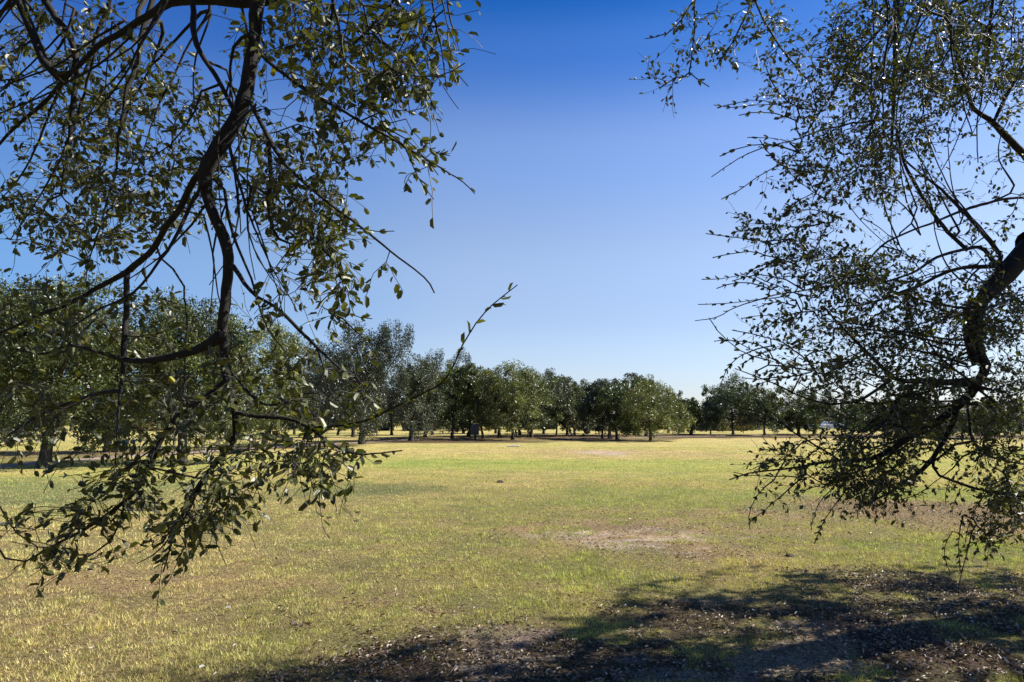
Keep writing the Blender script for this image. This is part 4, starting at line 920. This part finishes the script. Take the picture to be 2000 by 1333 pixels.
def house(px, d_, wdt, dep, hw, hr, rz, wall, roof, label, ridge_x=True):
    r_o = empty("house", ((px-1000)/F*d_, d_, 0)); tag(r_o, label, "house"); r_o.rotation_euler[2] = rz
    b_ = MB(); x_, y_ = wdt/2, dep/2
    b_.add([(-x_,-y_,0),(x_,-y_,0),(x_,y_,0),(-x_,y_,0),(-x_,-y_,hw),(x_,-y_,hw),(x_,y_,hw),(-x_,y_,hw),(-x_,0,hw+hr-.15),(x_,0,hw+hr-.15)],
           [(0,3,2,1),(0,1,5,4),(2,3,7,6),(1,2,6,9,5),(3,0,4,8,7)]); b_.build("wall", wall, r_o)
    b_ = MB(); e_ = 0.5; t_ = 0.16
    zl = hw-hr*e_/y_
    prof = [(-y_-e_, zl), (0, hw+hr), (y_+e_, zl), (y_+e_, zl-t_+0.02), (0, hw+hr-t_+0.02), (-y_-e_, zl-t_+0.02)]
    n_ = 6
    b_.add([(-x_-e_, p_[0], p_[1]+.02) for p_ in prof]+[(x_+e_, p_[0], p_[1]+.02) for p_ in prof], [(5,4,3,2,1,0), (6,7,8,9,10,11)]+[(i_, (i_+1) % 6, (i_+1) % 6+6, i_+6) for i_ in range(6)])
    rf = b_.build("roof", roof, r_o)
    b_ = MB(); b_.box(x_*0.4, x_*0.4+0.6, 0.2, 0.8, hw+hr*0.6, hw+hr+0.6); b_.build("chimney", M_wall2, rf)
    nw = int(wdt//3)
    for k_ in range(nw):
        cx_ = -x_+wdt*(k_+0.5)/nw
        if k_ == nw//2:
            b_ = MB(); b_.box(cx_-.5, cx_+.5, -y_-.06, -y_-.003, 0.1, 2.15); b_.build("door", M_wood, r_o); continue
        b_ = MB()
        for a0, a1, z0, z1 in ((-.65,-.57,1,2.2), (.57,.65,1,2.2), (-.57,.57,1,1.08), (-.57,.57,2.12,2.2), (-.03,.03,1.08,2.12)): b_.box(cx_+a0, cx_+a1, -y_-.07, -y_-.003, z0, z1)
        f_ = b_.build("window", M_white, r_o)
        b_ = MB(); b_.box(cx_-.57, cx_+.57, -y_-.03, -y_-.002, 1.08, 2.12); b_.build("pane", M_glass, f_)
house(1565, 158, 11, 9, 4.2, 2.2, 0.25, M_wall, M_roof, "pale blue grey house behind the compact round tree")
house(1715, 165, 14, 9, 2.8, 1.9, -0.1, M_wall2, M_roof, "low brick house behind the right oak's foliage, with a grey roof")
house(1950, 108, 15, 9, 2.6, 1.6, -0.2, M_wall2, M_roof2, "brown roofed house at the right edge beyond the field")

def car(px, d_, rz, paint, label):
    r_o = empty("parked_car", ((px-1000)/F*d_, d_, 0)); tag(r_o, label, "car"); r_o.rotation_euler[2] = rz
    b_ = MB(); b_.prism([(-2.2, .35), (-2.22, .75), (-2.1, .95), (-1.35, 1.02), (1.0, 1.0), (1.95, .85), (2.2, .65), (2.2, .32)], -0.88, 0.88)
    b_.build("body", paint, r_o, 0.07)
    b_ = MB(); prof = [(-1.75, 1.0, .78), (-1.25, 1.42, .62), (0.25, 1.45, .62), (1.1, 1.0, .78)]
    b_.add([(x_, -w_, z_) for x_, z_, w_ in prof]+[(x_, w_, z_) for x_, z_, w_ in prof], [(0,3,2,1)[::-1], (4,5,6,7)[::-1], (0,1,5,4), (1,2,6,5), (2,3,7,6), (3,0,4,7)]); b_.build("cabin", paint, r_o, 0.04)
    for s_ in (-1, 1):
        for pr_ in ([(-1.5, 1.04), (-1.15, 1.36), (-0.5, 1.38), (-0.5, 1.04)], [(-0.4, 1.04), (-0.4, 1.38), (0.2, 1.38), (0.85, 1.04)]):
            b_ = MB(); w0 = s_*.785; w1 = s_*.655
            vs = [(x_, (w0 if z_ < 1.2 else w1), z_) for x_, z_ in pr_]; vs2 = [(x_, y_-s_*.03, z_) for x_, y_, z_ in vs]
            b_.add(vs+vs2, [(0,1,2,3), (7,6,5,4), (0,4,5,1), (1,5,6,2), (2,6,7,3), (3,7,4,0)]); b_.build("window", M_glass, r_o)
        for xx in (-1.35, 1.35):
            b_ = MB(); b_.lathe([(0.2, -0.11), (0.33, -0.11), (0.33, 0.11), (0.2, 0.11)], 18, (xx, s_*.80, 0.33), 'y'); w_ = b_.build("wheel", M_tyre, r_o)
            b_ = MB(); b_.lathe([(0.2, -0.02), (0.2, 0.02)], 14, (xx, s_*.915, 0.33), 'y'); b_.build("rim", M_rim, w_)
        b_ = MB(); b_.box(2.13, 2.23, s_*.7-.16, s_*.7+.16, .6, .74); b_.build("headlight", M_lamp, r_o)
car(1052, 138, 0.1, M_white, "white car parked beyond the oaks, glimpsed under their crowns")
car(1556, 112, -0.05, M_blue, "dark blue car parked before the pale blue grey house")
car(1622, 116, 0.1, M_white, "white car parked right of the dark blue one")

# small clods and scraps in the turf
def clod(px, py, s_, label):
    g_ = G(px, py); b_ = MB(); r0 = random.Random(int(px)); prof = [(1.0, 0), (0.9, 0.25), (0.6, 0.48), (0.2, 0.58)]
    b_.lathe([(a_*s_, z_*s_) for a_, z_ in prof], 12)
    b_.v = [(x_*(0.8+.4*r0.random()), y_*(0.8+.4*r0.random()), z_*(0.8+.5*r0.random())-0.005) for x_, y_, z_ in b_.v]
    o = b_.build("earth_clod", simple_mat("dark_earth", tuple(SOIL*1.1), 0.95, 0.4, 30, bump=0.5), None, 0, (g_[0], g_[1], float(ground_z(g_[:1], g_[1:2])[0])))
    tag(o, label, "clod", "dark clods in the grass")
clod(977, 944, 0.10, "largest dark earth clod in the open grass near the middle")
clod(700, 1004, 0.055, "small dark clod below the left tree's rightmost low twigs")
clod(644, 1014, 0.05, "small dark clod left of another in the yellow grass")
clod(696, 1019, 0.045, "flat dark clod just below the small one in the yellow grass")
clod(1541, 1086, 0.05, "dark clod at the edge of the littered shade")
def scrap(px, py, s_, label, rz):
    g_ = G(px, py); n_ = 1
    V, f3, f4 = make_leaves(np.array([[g_[0], g_[1], 0.035]]), np.array([[math.cos(rz), math.sin(rz), 0.15]]), np.array([[0.2, -0.5, 1.0]]), np.array([s_]), np.array([s_*0.55]), np.array([1.6]))
    o = mesh_np("pale_leaf", V, [f3, f4], M_litter, colors=np.full((8, 3), 0.42)*np.array([1, .97, .9])); tag(o, label, "leaf", "pale dry leaves in the turf")
scrap(440, 1196, 0.045, "pale curled leaf in the turf where the shade begins at the lower left", 0.3)
scrap(388, 1316, 0.045, "pale curled leaf at the bottom edge left of the middle", 1.0)
scrap(1064, 1046, 0.06, "pale leaf left of the bare earth patch", 0.1)
scrap(1316, 1136, 0.05, "small pale leaf in the green grass at the edge of the shade", 0.6)
